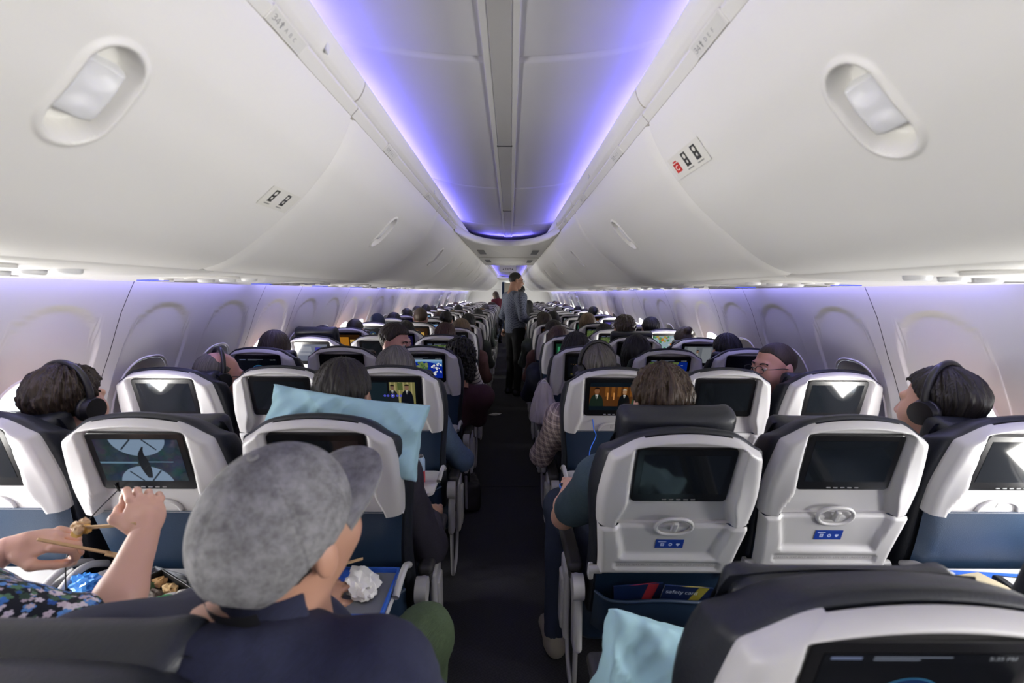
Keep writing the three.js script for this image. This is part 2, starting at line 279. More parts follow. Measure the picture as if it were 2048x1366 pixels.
const labelText = (n, r) => canvasTex(256, 64, (c, w, h) => { c.fillStyle = '#d9d8d2'; c.fillRect(0, 0, w, h); c.fillStyle = '#8a8a88'; c.font = '44px sans-serif'; c.fillText(String(n), 8, 48); c.fillRect(70, 14, 8, 36); c.fillRect(64, 22, 20, 7); c.font = '30px sans-serif'; ['A', 'B', 'C'].forEach((q, i) => c.fillText(r ? ['D', 'E', 'F'][i] : q, 102 + i * 34, 44)); });
const stickerTex = (red) => canvasTex(192, 96, (c, w, h) => {
  c.fillStyle = '#dddbd2'; c.fillRect(0, 0, w, h);
  const ext = (x) => { c.fillStyle = '#3a3a38'; c.fillRect(x, 12, 26, 58); c.fillStyle = '#dddbd2'; c.beginPath(); c.ellipse(x + 13, 28, 7, 10, 0, 0, 7); c.fill(); c.fillRect(x + 9, 46, 8, 12); c.fillStyle = '#8b8b86'; c.fillRect(x - 4, 78, 34, 5); };
  if (red) { c.fillStyle = '#c8322b'; c.fillRect(14, 30, 34, 40); c.fillRect(20, 20, 22, 6); c.strokeStyle = '#f2e2dc'; c.lineWidth = 4; c.beginPath(); c.arc(31, 50, 10, 0.6, 5.4); c.stroke(); ext(78); ext(136); } else { ext(34); ext(112); }
});
function faceFrame(g, s, sx, z, lift) { // a flat print on the door, its up along the door
  const p = binCurve.getPointAt(s / sTot), t = binCurve.getTangentAt(s / sTot), n = V(t.y * sx, -t.x, 0), up = V(-t.x * sx, -t.y, 0), right = new THREE.Vector3().crossVectors(up, n), m = new THREE.Matrix4().makeBasis(right, up, n);
  m.setPosition((p.x + t.y * lift) * sx, p.y - t.x * lift, z); return g.applyMatrix4(m);
}
const tabLabels = { '-1': [34, 33, 32, 31].map((n) => mat(0xffffff, 0.5, { map: labelText(n, false) })), '1': [34, 33, 32, 31].map((n) => mat(0xffffff, 0.5, { map: labelText(n, true) })) };
const tabFace = (sx) => { const n = V(-0.745 * sx, -0.667, 0).normalize(), up = V(-0.667 * sx, 0.745, 0).normalize(), r = new THREE.Vector3().crossVectors(up, n), m = new THREE.Matrix4().makeBasis(r, up, n); m.setPosition(sx * 0.3908, 2.0090, 0); return new THREE.PlaneGeometry(0.125, 0.024).applyMatrix4(m); };
const BINS = 13, binStart = { '-1': -1.64, '1': -1.61 };
for (const [side, sx] of sides) for (let k = 0; k < BINS; k++) {
  const near = binStart[sx] + k * BIN_LEN, z = -(near + BIN_LEN);
  const words = k === 0 ? 'behind the viewer' : k === 1 ? 'nearest the viewer, with a large oval pull' : k === 2 ? 'second from the viewer' : ['third', 'fourth', 'fifth', 'sixth', 'seventh', 'eighth', 'ninth', 'tenth', 'eleventh', 'twelfth'][k - 3] + ' from the viewer';
  const b = thing('overhead_bin', 'white overhead bin on the ' + side + ', ' + words, 'overhead bin', 'overhead bins along the ' + side, [0, 0, z]);
  part(b, 'bin_door', doorG[sx], M.white); part(b, 'handle', paddleG[sx], M.handle, 'light grey pull in an oval cup');
  part(b, 'hinge_strip', stripG[sx], M.white); part(b, 'seam', stripSeam[sx], M.seam); part(b, 'light_valance', valanceG[sx], M.white); part(b, 'valance_core', valEnd[sx], M.seam); part(b, 'bin_body', binTopG[sx], M.white); part(b, 'cove_tray', coveG[sx], M.white);
  // row number tabs on the hinge strip, one for each seat row
  for (let r = 0; r < 6; r++) { const d = 0.96 + 0.787 * r; if (d > near && d < near + BIN_LEN) { const t = part(b, 'row_tab', tabG[sx], M.white); t.position.z = -d - z; if (r < 4) { const f = part(b, 'row_label', tabFace(sx), tabLabels[sx][r], 'row number ' + (34 - r) + ' print'); f.position.z = -d - z; } } }
  if (k === 1) part(b, 'sticker', faceFrame(new THREE.PlaneGeometry(sx < 0 ? 0.15 : 0.21, 0.062), sx < 0 ? sHandle + 0.04 : sHandle - 0.10, sx, sx < 0 ? 0.095 : 0.135, 0.0008), mat(0xffffff, 0.5, { map: stickerTex(sx > 0) }), sx < 0 ? 'small placard with two extinguisher symbols' : 'small placard with a red symbol and two extinguisher symbols');
  if (k >= 1 && k < 4) { const v = part(b, 'valance_button', moved(plate(0.014, 0.05, 0.007, 0.004, 0.0015), sx * 0.3715, 2.066, 0.75 + (sx > 0 ? -0.1 : -0.5), 0, -sx * Math.PI / 2, 0), M.handle); }
}
// ---------------------------------------------------------------- ceiling
const ceilY = (x) => 2.104 + 0.275 * x * x + 0.15 * Math.max(0, Math.abs(x) - 0.3) ** 1.5;
const ceilPanel = (len) => [-1, 1].map((sx) => grid(16, 14, (a, q) => { const b = [0, 0.003, 0.007, 0.013, 0.05, 0.2, 0.4, 0.5, 0.6, 0.8, 0.95, 0.987, 0.993, 0.997, 1][Math.round(q * 14)], x = mixf(0.042, 0.55, a), e = Math.min(b, 1 - b) * len; return [sx * x, ceilY(x) + 0.010 * sst(0.02, 0, e), (b - 0.5) * len * 0.998]; }, sx < 0));
const jointG = grid(32, 1, (a, b) => { const x = (a - 0.5) * 1.1; return [x, ceilY(x) + 0.0105, (b - 0.5) * 0.02]; });
const ceilParts = (near, far, name) => {
  const c = structure('ceiling', null, null, 'curved pale ceiling panels between two blue-lit coves, ' + name), n = Math.round((far - near) / 1.5), len = (far - near) / n, [gl, gr] = ceilPanel(len);
  for (let i = 0; i < n; i++) { const z = -(near + (i + 0.5) * len); for (const g of [gl, gr]) { const p = part(c, 'ceiling_panel', g, M.ceiling); p.position.z = z; } part(c, 'ceiling_joint', jointG, M.grille).position.z = -(near + i * len); }
  const zl = far - near; part(c, 'center_rail', boxAt(0.052, 0.012, zl, 0, 2.100, -(near + far) / 2, 0.003), M.rail, 'grey centre rail');
  for (const s of [-1, 1]) part(c, 'rail_flange', boxAt(0.018, 0.016, zl, s * 0.035, 2.104, -(near + far) / 2, 0.003), M.ceiling);
  for (let i = 0; i < n; i++) part(c, 'rail_joint', boxAt(0.06, 0.004, 0.006, 0, 2.0935, -(near + (i + 0.45) * len), 0.001), M.gap);
};
ceilParts(-1.73, 5.77, 'near section'); ceilParts(8.4, 17.4, 'far section');
function endLip(d0, d1, bow, dir) {                     // lowered ceiling with a bowed lip at one end (dir 1: the lip faces the viewer) or both
  const s = new THREE.Shape(), N = 24, w = 0.395;
  const bowAt = (t) => bow * Math.sqrt(Math.max(0, 1 - Math.abs(t) ** 2.3));
  for (let i = 0; i <= N; i++) { const t = -1 + 2 * i / N; s[i ? 'lineTo' : 'moveTo'](t * w, d0 + bowAt(t)); }
  for (let i = 0; i <= N; i++) { const t = 1 - 2 * i / N; s.lineTo(t * w, d1 - (dir === 2 ? 0.1 * Math.sqrt(1 - t * t) * 0 : 0)); }
  const g = new THREE.ExtrudeGeometry(s, { depth: 0.03, bevelEnabled: true, bevelThickness: 0.018, bevelSize: 0.018, bevelSegments: 4, curveSegments: 8 });
  g.rotateX(-Math.PI / 2); return toCreasedNormals(g, 0.7);
}
const lowCeil = structure('ceiling', moved(endLip(3.75, 8.3, 1.15, 1), 0, 2.003, 0), M.white, 'lowered flat white ceiling with a bowed lip in the middle of the cabin');
for (const [d, x] of [[5.6, -0.3], [5.6, 0.3], [7.2, -0.3], [7.2, 0.3]]) part(lowCeil, 'speaker_grille', boxAt(0.075, 0.006, 0.55, x, 1.984, -d, 0.002), M.grille);
for (const d of [6.45, 7.9]) part(lowCeil, 'ceiling_joint', boxAt(0.78, 0.004, 0.012, 0, 1.984, -d, 0.001), M.seam);
structure('ceiling', moved(endLip(15.2, 22.4, 1.3, 1), 0, 2.003, 0), M.white, 'lowered flat white ceiling at the front of the cabin');
// blue light strips hidden in the coves above the bins, and at the head of the side walls
const glowCove = mat(0x000000, 0.5, { emissive: COVE_BLUE, emissiveIntensity: 3 }), glowWash = mat(0x000000, 0.5, { emissive: WASH_BLUE, emissiveIntensity: 2 });
for (const [side, sx] of sides) for (let k = 0; k < BINS; k++) {
  const near = binStart[sx] + k * BIN_LEN, mid = -(near + BIN_LEN / 2);
  if (near + BIN_LEN / 2 < 5 || (near + BIN_LEN / 2 > 8.3 && near < 16.4)) {
    tagMesh('cove_light_strip', boxAt(0.014, 0.008, 1.42, sx * 0.503, 2.078, mid, 0.002), glowCove, 'blue light strip hidden in the ' + side + ' ceiling cove above the ' + ORD[k] + ' bin', 'light strip', 'cove lights ' + side);
    const L = new THREE.RectAreaLight(COVE_BLUE, COVE_POWER, 0.016, 1.42); L.name = 'cove_light'; L.position.set(sx * 0.498, 2.087, mid); L.rotation.order = 'ZXY'; L.rotation.set(Math.PI / 2, 0, sx * 0.7); scene.add(L);
  }
  tagMesh('wall_light_strip', boxAt(0.012, 0.008, 1.42, sx * 1.43, 1.606, mid, 0.002), glowWash, 'blue-white light strip along the head of the ' + side + ' wall under the ' + ORD[k] + ' bin', 'light strip', 'wall lights ' + side);
  const W = new THREE.RectAreaLight(WASH_BLUE, WASH_POWER, 0.014, 1.42); W.name = 'wall_light'; W.position.set(sx * 1.434, 1.599, mid); W.rotation.order = 'ZXY'; W.rotation.set(-Math.PI / 2, 0, sx * 0.5); scene.add(W);
}
for (const [d, words] of [[5.02, 'near'], [16.6, 'far']]) {
  tagMesh('cove_light_strip', boxAt(0.5, 0.008, 0.014, 0, 2.056, -d, 0.002), glowCove, 'blue light strip hidden behind the bowed lip at the end of the ' + words + ' ceiling', 'light strip', 'end cove lights');
  const L = new THREE.RectAreaLight(COVE_BLUE, COVE_POWER * 0.5, 0.5, 0.016); L.name = 'cove_light'; L.position.set(0, 2.064, -d + 0.005); L.rotation.x = Math.PI * 0.75; scene.add(L); L.lookAt(0, 2.064 + 1, -d + 1);
}
// passenger service panels under the bins
const PSU = [[0.842, 1.588], [0.855, 1.581], [1.10, 1.573], [1.36, 1.566], [1.405, 1.562], [1.415, 1.566], [1.415, 1.60], [1.405, 1.60], [1.403, 1.577], [0.84, 1.60]];
const psuG = both(prism(PSU, 0.003, 0.784, 0.6)), psuBack = both(prism([[0.862, 1.592], [1.40, 1.574], [1.40, 1.60], [0.862, 1.62]], 0, 0.787));
const ventG = new THREE.LatheGeometry([[0, 0.004], [0.006, 0.002], [0.010, -0.004], [0.017, -0.010], [0.024, -0.012], [0.028, -0.008], [0.030, 0.002]].map((p) => new THREE.Vector2(...p)), 24);
const lampG = new THREE.LatheGeometry([[0, -0.001], [0.013, -0.001], [0.015, -0.006], [0.021, -0.007], [0.024, 0.002]].map((p) => new THREE.Vector2(...p)), 24);
const signGlow = mat(0x060818, 0.4, { emissive: lin(0.1, 0.14, 1), emissiveIntensity: 0.9 });
const psuY = (x) => 1.581 - (x - 0.85) * 0.0345;
for (const [side, sx] of sides) for (let k = -2; k < 22; k++) {
  const d = (sx < 0 ? 0.30 : 0.33) + 0.787 * k + 0.35; if (d > 18.2) continue;
  const label = ['behind the viewer', 'beside the viewer', 'just ahead of the viewer'][k + 2] ?? ORD[k - 1] + ' from the viewer';
  const u = thing('service_panel', 'white service panel under the bins on the ' + side + ', ' + label, 'service panel', 'service panels ' + side, [0, 0, -d - 0.787]);
  part(u, 'panel', psuG[sx], M.white); part(u, 'panel_core', psuBack[sx], M.gap);
  if (k < 7) {
    for (let i = 0; i < 3; i++) { const x = 1.0 + i * 0.085; part(u, 'air_vent', moved(ventG.clone(), sx * x, psuY(x) + 0.001, 0.30), M.handle); part(u, 'reading_lamp', moved(lampG.clone(), sx * x, psuY(x) + 0.001, 0.52), M.white); }
    part(u, 'oval_plinth', moved(plate(0.32, 0.16, 0.08, 0.006, 0.003), sx * 1.085, psuY(1.085) - 0.003, 0.52, Math.PI / 2, 0, 0), M.white);
    part(u, 'seat_sign', boxAt(0.10, 0.004, 0.03, sx * 1.29, psuY(1.29) - 0.001, 0.42, 0.0015), signGlow, 'small lit blue sign');
    part(u, 'speaker_slots', join([0, 1, 2, 3, 4].map((i) => boxAt(0.09, 0.003, 0.006, sx * 1.30, psuY(1.30) - 0.001, 0.16 + i * 0.016, 0.001))), M.grille);
  }
}
// ---------------------------------------------------------------- ends of the cabin
{
  const w = structure('wall_rear', boxAt(3.6, 2.6, 0.06, 0, 1.2, REAR + 0.03), M.wall, 'rear wall behind the viewer');
  const f = structure('wall_front', null, null, 'cabin divider at the front with an opening for the aisle');
  for (const s of [-1, 1]) {
    part(f, 'divider_panel', boxAt(1.36, 0.62, 0.05, s * 1.02, 1.33, -19.3, 0.004), M.white, 'white upper panel');
    part(f, 'divider_lower', boxAt(1.38, 1.02, 0.05, s * 1.02, 0.51, -19.3, 0.004), M.blueTrim, 'blue lower panel');
    part(f, 'divider_head', boxAt(1.36, 0.55, 0.05, s * 1.02, 1.92, -19.3, 0.004), M.white);
    part(f, 'door_post', boxAt(0.04, 2.05, 0.10, s * 0.335, 1.025, -19.25, 0.004), M.white);
  }
  part(f, 'header', boxAt(0.72, 0.16, 0.06, 0, 2.03, -19.3, 0.004), M.white);
  part(f, 'vent_grille', boxAt(0.26, 0.07, 0.01, 0.55, 1.42, -19.268, 0.002), M.grille);
  const g = structure('wall_galley', boxAt(3.4, 2.4, 0.06, 0, 1.2, -22.5), mat(lin(0.10, 0.075, 0.05), 0.6), 'brown galley wall beyond the divider');
  const c = canvasTex(8, 8, (q) => { q.fillStyle = '#fff'; q.fillRect(0, 0, 8, 8); });
  for (const s of [-1, 1]) {
    const cg = grid(60, 1, (a, b) => [s * (0.22 + 0.10 * a), 0.05 + 1.9 * b, -19.9 + 0.03 * Math.sin(a * 38) - 0.4 * a * 0], true);
    const cu = thing('curtain', 'dark blue pleated curtain tied at the ' + (s < 0 ? 'left' : 'right') + ' of the front aisle opening', 'curtain', null, [0, 0, 0]); part(cu, 'cloth', cg, mat(lin(0.02, 0.04, 0.10), 0.9, { side: THREE.DoubleSide })); part(cu, 'rail', boxAt(0.14, 0.02, 0.03, s * 0.27, 1.96, -19.9, 0.004), M.handle);
  }
  const lampBox = thing('galley_light', 'small white ceiling lamp glowing beyond the curtain', 'lamp', null, [0, 1.975, -21.2]);
  part(lampBox, 'housing', boxAt(0.34, 0.03, 0.14, 0, 0.01, 0), M.white); part(lampBox, 'diffuser', boxAt(0.30, 0.012, 0.10, 0, -0.008, 0), mat(0x222222, 0.5, { emissive: lin(1, 0.93, 0.8), emissiveIntensity: 2 }));
  const gl = new THREE.RectAreaLight(lin(1, 0.93, 0.8), 6, 0.3, 0.1); gl.position.set(0, 1.955, -21.2); gl.rotation.x = -Math.PI / 2; gl.name = 'galley_lamp'; scene.add(gl);
}
// exit sign hanging in the second cove
{
  const tex = canvasTex(256, 128, (c, w, h) => { c.fillStyle = '#c6c3d8'; c.fillRect(0, 0, w, h); c.fillStyle = '#1c1a2c'; c.font = 'bold 46px sans-serif'; c.textAlign = 'center'; c.fillText('EXIT', 128, 104); for (const s of [-1, 1]) { c.beginPath(); c.moveTo(128 + s * 86, 90); c.lineTo(128 + s * 64, 78); c.lineTo(128 + s * 64, 102); c.fill(); } });
  const e = thing('exit_sign', 'pale hanging EXIT sign with arrows under the far blue-lit ceiling', 'sign', null, [-0.02, 1.965, -8.62]);
  part(e, 'panel', rbox(0.29, 0.15, 0.03, 0.006), mat(lin(0.36, 0.35, 0.45), 0.5)); part(e, 'face', moved(new THREE.PlaneGeometry(0.28, 0.142), 0, 0, 0.0158), mat(0xffffff, 0.5, { map: tex }), 'EXIT lettering between two arrows'); part(e, 'hanger', boxAt(0.05, 0.09, 0.02, 0, 0.11, 0), M.white);
}
// overwing exit hatches: frames, handles and placards on both walls
for (const [side, sx] of sides) for (const [i, d] of [[0, 11.1], [1, 12.5]]) {
  const e = structure('door_' + (i + 1 + (sx > 0 ? 2 : 0)), null, null, 'overwing exit hatch on the ' + side + ', ' + (i ? 'farther' : 'nearer') + ' of the two'); e.position.set(0, 0, -d);
  const strip = (z) => grid(10, 1, (a, b) => { const y = mixf(0.6, 1.57, a); return [sx * (wallX(y) - 0.012), y, z + (b - 0.5) * 0.05]; }, sx > 0);
  part(e, 'door_post', strip(-0.32), M.rail); part(e, 'door_post', strip(0.32), M.rail);
  part(e, 'handle_cover', moved(rbox(0.03, 0.10, 0.26, 0.01), sx * (wallX(1.40) - 0.02), 1.40, 0, 0, 0, sx * 0.4), M.white, 'white release handle cover');
  part(e, 'placard', moved(rbox(0.006, 0.16, 0.22, 0.002), sx * (wallX(1.26) - 0.02), 1.25, 0, 0, 0, sx * 0.36), mat(lin(0.5, 0.55, 0.6), 0.5)); part(e, 'placard_mark', moved(rbox(0.004, 0.09, 0.10, 0.001), sx * (wallX(1.26) - 0.026), 1.25, 0, 0, 0, sx * 0.36), M.darkVent);
  part(e, 'exit_mark', moved(rbox(0.02, 0.05, 0.12, 0.004), sx * (wallX(1.52) - 0.02), 1.51, 0, 0, 0, sx * 0.45), mat(lin(0.45, 0.42, 0.36), 0.5));
}

// ---------------------------------------------------------------- seats
const leatherBump = dataTex(256, (u, v) => { const n = 0.5 + 0.3 * tileNoise(u, v, 60) + 0.25 * tileNoise(u, v, 110, 3); return [n, n, n]; }, false, [5, 5]);
Object.assign(M, {
  shell: mat(lin(0.52, 0.51, 0.515), 0.38), navy: mat(lin(0.0095, 0.027, 0.060), 0.42, { bumpMap: leatherBump, bumpScale: 0.0006 }), slate: mat(lin(0.0115, 0.014, 0.021), 0.45, { bumpMap: leatherBump, bumpScale: 0.0006 }),
  bezel: mat(lin(0.006, 0.006, 0.007), 0.22), silver: mat(lin(0.42, 0.415, 0.42), 0.35), armPad: mat(lin(0.035, 0.034, 0.036), 0.6), cushion: mat(lin(0.012, 0.03, 0.066), 0.5), under: mat(lin(0.02, 0.02, 0.021), 0.7), tray: mat(lin(0.52, 0.515, 0.51), 0.45),
  glass: mat(lin(0.008, 0.010, 0.013), 0.07),
});
const halfW = (v) => v > 0.56 ? mixf(0.222, 0.190, ((v - 0.56) / 0.215) ** 1.4) : mixf(0.2, 0.222, sst(0.26, 0.56, v));
const TOPV = 0.775, CORNER = 0.075;
function outline(v, grow = 0) {                        // half width of the back at height v, with rounded top corners
  const top = TOPV + grow + 0.0, w = halfW(Math.min(v, TOPV)) + grow; let c = v > top - CORNER ? CORNER - Math.sqrt(Math.max(0, CORNER ** 2 - (v - top + CORNER) ** 2)) : 0; return Math.max(0.02, w - c);
}
const crownV = (u) => -0.035 * (u / 0.19) ** 2;         // the top edge is slightly arched
function shroud(nu, nv) {                               // upper white shell: a thick rim around a recess that holds the screen
  return grid(nu, nv, (a, b) => {
    const v0 = 0.47, t = 1 - (1 - b) ** 2.2, v = mixf(v0, TOPV, t), w = outline(v), k = a * 2 - 1, u = Math.sign(k) * Math.abs(k) ** 0.82 * w;
    const ed = Math.min(w - Math.abs(u), (TOPV - v) * 1.0), round = 0.030 * Math.sqrt(Math.max(0, 1 - (1 - clamp(ed / 0.028)) ** 2));
    const rw = mixf(0.137, 0.160, sst(0.56, 0.47, v)), rec = sst(0.012, -0.004, Math.max(Math.abs(u) - rw, v - 0.752)), fl = 0.012 * sst(0.20, 0.14, Math.abs(u)) * sst(0.70, 0.5, v);
    return [u, v + crownV(u) * sst(0.70, 0.775, v), round + 0.004 + fl * (1 - rec) - 0.024 * rec, u * 2, v * 2];
  });
}
const shroudBack = (nv) => [-1, 1].map((s) => grid(3, nv, (a, b) => { const v = mixf(0.47, TOPV, 1 - (1 - b) ** 2.2), w = outline(v), u = s * w; return [u, v + crownV(u) * sst(0.70, 0.775, v), 0.004 - 0.022 * a]; }, s < 0)).concat([grid(12, 2, (a, b) => { const u = (a * 2 - 1) * outline(0.47); return [u, 0.47, mixf(-0.018, 0.02, b)]; }, true)]);
function trayUp(nu, nv) {                               // the tray folded against the back
  return grid(nu, nv, (a, b) => {
    const v = mixf(0.268, 0.4665, b), w = halfW(v) - 0.001, k = a * 2 - 1, u = Math.sign(k) * Math.abs(k) ** 0.85 * w, ed = Math.min(w - Math.abs(u), v - 0.268, 0.4665 - v + 0.004);
    const round = 0.030 * Math.sqrt(Math.max(0, 1 - (1 - clamp(ed / 0.014)) ** 2)), rw = mixf(0.135, 0.156, sst(0.35, 0.47, v)), rec = sst(0.010, -0.004, Math.max(Math.abs(u) - rw, 0.348 - v)), slot = sst(0.004, -0.003, Math.max(Math.abs(u) - 0.152, Math.abs(v - 0.310) - 0.012));
    return [u, v, round + 0.010 - 0.014 * rec - 0.006 * slot, u, v];
  });
}
function backPad(nu, nv) {                              // leather back cushion wrapping forward round the edges
  const rings = [[0.0, -0.002], [0.008, -0.010], [0.013, -0.030], [0.014, -0.065], [0.004, -0.088], [-0.03, -0.10]], N = nu * 2 + 12;
  const line = []; for (let i = 0; i <= 16; i++) { const v = mixf(0.03, TOPV - CORNER, i / 16); line.push([outline(v), v, 1, 0]); }
  for (let i = 1; i <= 10; i++) { const q = i / 10 * Math.PI / 2, w = halfW(TOPV - CORNER * (1 - Math.sin(q))); line.push([w - CORNER + CORNER * Math.cos(q), TOPV - CORNER + CORNER * Math.sin(q), Math.cos(q), Math.sin(q)]); }
  for (let i = 1; i <= 4; i++) { const e = line[26]; line.push([e[0] * (1 - i / 4), TOPV, 0, 1]); }
  const path = (t, grow) => { const m = t <= 0.5 ? t * 2 : 2 - 2 * t, k = m * (line.length - 1), i = Math.min(line.length - 2, Math.floor(k)), f = k - i, q = [0, 1, 2, 3].map((c) => mixf(line[i][c], line[i + 1][c], f)), u = (q[0] + q[2] * grow) * (t <= 0.5 ? 1 : -1), v = q[1] + q[3] * grow; return [u, v + crownV(u) * sst(0.70, 0.775, v)]; };
  const side = grid(N, rings.length - 1, (a, b) => { const r = rings[Math.round(b * (rings.length - 1))], [u, v] = path(a, r[0]), top = sst(0.60, 0.76, v); return [u, v - top * (0.75 * Math.max(0, -r[1] - 0.012)), r[1], a * 1.6, r[1]]; }, true);
  const face = (w, grow, flip) => grid(10, 14, (a, b) => { const v = mixf(0.03, TOPV + (flip ? -0.075 : 0), 1 - (1 - b) ** 1.7), hw = outline(v, grow), u = (a * 2 - 1) * hw; return [u, v + crownV(u) * sst(0.70, 0.775, v), w - (flip ? 0.012 * (1 - ((a * 2 - 1) ** 2)) : 0), u * 2, v * 2]; }, flip);
  return join(side, face(-0.002, 0, false), face(-0.10, -0.03, true));
}
const lowerBack = (nu, nv) => grid(nu, nv, (a, b) => { const v = mixf(0.06, 0.474, b), w = halfW(v) - 0.006, u = (a * 2 - 1) * w, ed = w - Math.abs(u); return [u, v, 0.006 + 0.012 * Math.sqrt(Math.max(0, 1 - (1 - clamp(ed / 0.03)) ** 2)) + 0.006 * Math.sin(b * Math.PI), u * 2, v * 2]; });
function pocketG(full) {                                // literature pocket: a soft pouch with a sagging mouth
  return join(grid(24, 10, (a, b) => { const k = a * 2 - 1, u = k * 0.198, v = mixf(0.0, 0.178 + 0.010 * Math.cos(k * 3.1), b), bulge = full * (0.035 + 0.02 * Math.sin(b * Math.PI * 0.8)) * (1 - k ** 4) ** 0.6; return [u, v, 0.020 + bulge, u * 2, v * 2]; }), tubeOf(Array.from({ length: 13 }, (_, i) => { const k = i / 6 - 1; return [k * 0.198, 0.178 + 0.010 * Math.cos(k * 3.1), 0.020 + full * (0.035 + 0.02 * Math.sin(Math.PI * 0.8)) * (1 - k ** 4) ** 0.6]; }), 0.006, 24, 6));
}
const headPad = (() => { const f = (x, y, z) => { const k = Math.abs(x), bend = -0.10 * sst(0.09, 0.19, k) * k; const d = Math.max(Math.abs(y) - 0.062, 0), e = Math.max(k - 0.135, 0), w = Math.max(Math.abs(z - bend) - 0.012, 0); return Math.sqrt(d * d + e * e + w * w) - 0.03; }; return netMesh(f, [-0.19, -0.11, -0.11], [0.19, 0.11, 0.06], 0.012); })();
const lat = (pts, n = 20) => new THREE.LatheGeometry(pts.map((p) => new THREE.Vector2(...p)), n);
const latchRing = tubeOf(Array.from({ length: 24 }, (_, i) => { const t = i / 24 * 2 * Math.PI; return [0.052 * Math.sign(Math.cos(t)) * Math.abs(Math.cos(t)) ** 0.75, 0.030 * Math.sin(t), 0]; }), 0.006, 40, 6, true);
const latchArch = tubeOf(Array.from({ length: 13 }, (_, i) => { const t = i / 12 * Math.PI; return [0.060 * Math.sign(Math.cos(t)) * Math.abs(Math.cos(t)) ** 0.7, 0.036 * Math.sin(t) - 0.004, 0]; }), 0.0065, 28, 6);
const latchKnob = join(moved(rbox(0.017, 0.036, 0.014, 0.005), 0, 0.004, 0.008, 0, 0, -0.16));
const placardTex = canvasTex(160, 64, (c, w, h) => { c.fillStyle = '#173a96'; c.fillRect(0, 0, w, h); c.fillStyle = '#c9d2ec'; c.fillRect(14, 14, 46, 5); c.fillRect(30, 26, 20, 22); c.beginPath(); c.arc(86, 37, 11, 0, 7); c.fill(); c.beginPath(); c.arc(124, 34, 6, 0, 7); c.arc(134, 34, 6, 0, 7); c.fill(); c.beginPath(); c.moveTo(118, 37); c.lineTo(140, 37); c.lineTo(129, 49); c.fill(); c.fillStyle = '#173a96'; c.fillRect(35, 31, 10, 4); c.fillRect(35, 38, 10, 4); c.beginPath(); c.arc(86, 37, 5, 0, 7); c.fill(); });
M.placard = mat(0xffffff, 0.4, { map: placardTex });
const slotTex = canvasTex(512, 32, (c, w, h) => { c.fillStyle = '#c2bfbf'; c.fillRect(0, 0, w, h); c.fillStyle = '#8e8b8c'; c.font = '19px sans-serif'; c.fillText('FASTEN SEAT BELT WHILE SEATED', 10, 23); c.fillText('LIFE VEST UNDER SEAT', 310, 23, 190); });
M.slot = mat(0xffffff, 0.5, { map: slotTex });
// geometries about the back's pivot; two levels of detail
const LODS = [0, 1].map((l) => ({
  shroud: join(shroud(l ? 24 : 56, l ? 14 : 34), shroudBack(l ? 12 : 24)), tray: join(trayUp(l ? 16 : 48, l ? 10 : 30)), pad: backPad(l ? 12 : 24, 3), low: lowerBack(l ? 8 : 14, l ? 4 : 10), lowFlat: moved(lowerBack(6, 3), 0, 0, -0.012), pocket: pocketG(1),
  bezel: moved(plate(0.266, 0.186, 0.014, 0.020, 0.003, l ? 2 : 5), 0, 0.645, 0.020), screen: moved(new THREE.PlaneGeometry(0.228, 0.136), 0, 0.650, 0.0206), chin: join([-2, -1, 0, 1, 2].map((i) => boxAt(0.012, 0.003, 0.002, i * 0.02, 0.561, 0.0205, 0.0005))),
}));
const cushionG = netMesh((x, y, z) => { const d = [Math.max(Math.abs(x) - 0.195, 0), Math.max(Math.abs(y - 0.40) - 0.03, 0), Math.max(Math.abs(z + 0.27) - 0.21, 0)]; return sLen(...d) - 0.035; }, [-0.25, 0.32, -0.54], [0.25, 0.49, 0.01], 0.022);
const armPadG = join(moved(rbox(0.052, 0.034, 0.40, 0.015, 3), 0, 0.612, -0.235), boxAt(0.044, 0.03, 0.36, 0, 0.588, -0.22, 0.008));
const armCapG = join(moved(new THREE.CylinderGeometry(0.040, 0.040, 0.036, 24), 0, 0.585, -0.02, 0, 0, Math.PI / 2), moved(rbox(0.030, 0.24, 0.072, 0.014, 3), 0, 0.49, -0.03, -0.06, 0, 0));
const sidePanelG = join(moved(rbox(0.022, 0.27, 0.12, 0.011, 3), 0, 0.46, -0.11, 0.10), moved(rbox(0.016, 0.20, 0.075, 0.008, 3), 0.012, 0.45, -0.11, 0.10));
const barG = tubeOf([[0, 0.30, -0.10], [0, 0.16, -0.115], [0, 0.06, -0.14], [0, 0.045, -0.20], [0, 0.07, -0.30], [0, 0.20, -0.36], [0, 0.30, -0.36]], 0.009, 40, 8);
const legG = join(boxAt(0.03, 0.36, 0.05, 0, 0.18, -0.10, 0.006, 0.2), boxAt(0.03, 0.36, 0.05, 0, 0.18, -0.40, 0.006, -0.12), boxAt(0.034, 0.03, 0.44, 0, 0.03, -0.25, 0.006), boxAt(0.034, 0.05, 0.46, 0, 0.34, -0.25, 0.006));
const trayArmUp = (s) => join(moved(rbox(0.016, 0.05, 0.03, 0.006), s * 0.216, 0.250, 0.010), moved(new THREE.CylinderGeometry(0.013, 0.013, 0.04, 16), s * 0.205, 0.268, 0.018, 0, 0, Math.PI / 2));
const trayDownG = plate(0.415, 0.255, 0.035, 0.014, 0.004);
const trayArmDown = (s) => tubeOf([[s * 0.218, 0, 0.0], [s * 0.219, 0.03, 0.06], [s * 0.219, 0.03, 0.11], [s * 0.215, 0.006, 0.17]], 0.010, 20, 8);
const safetyCard = new THREE.BoxGeometry(0.15, 0.20, 0.004);
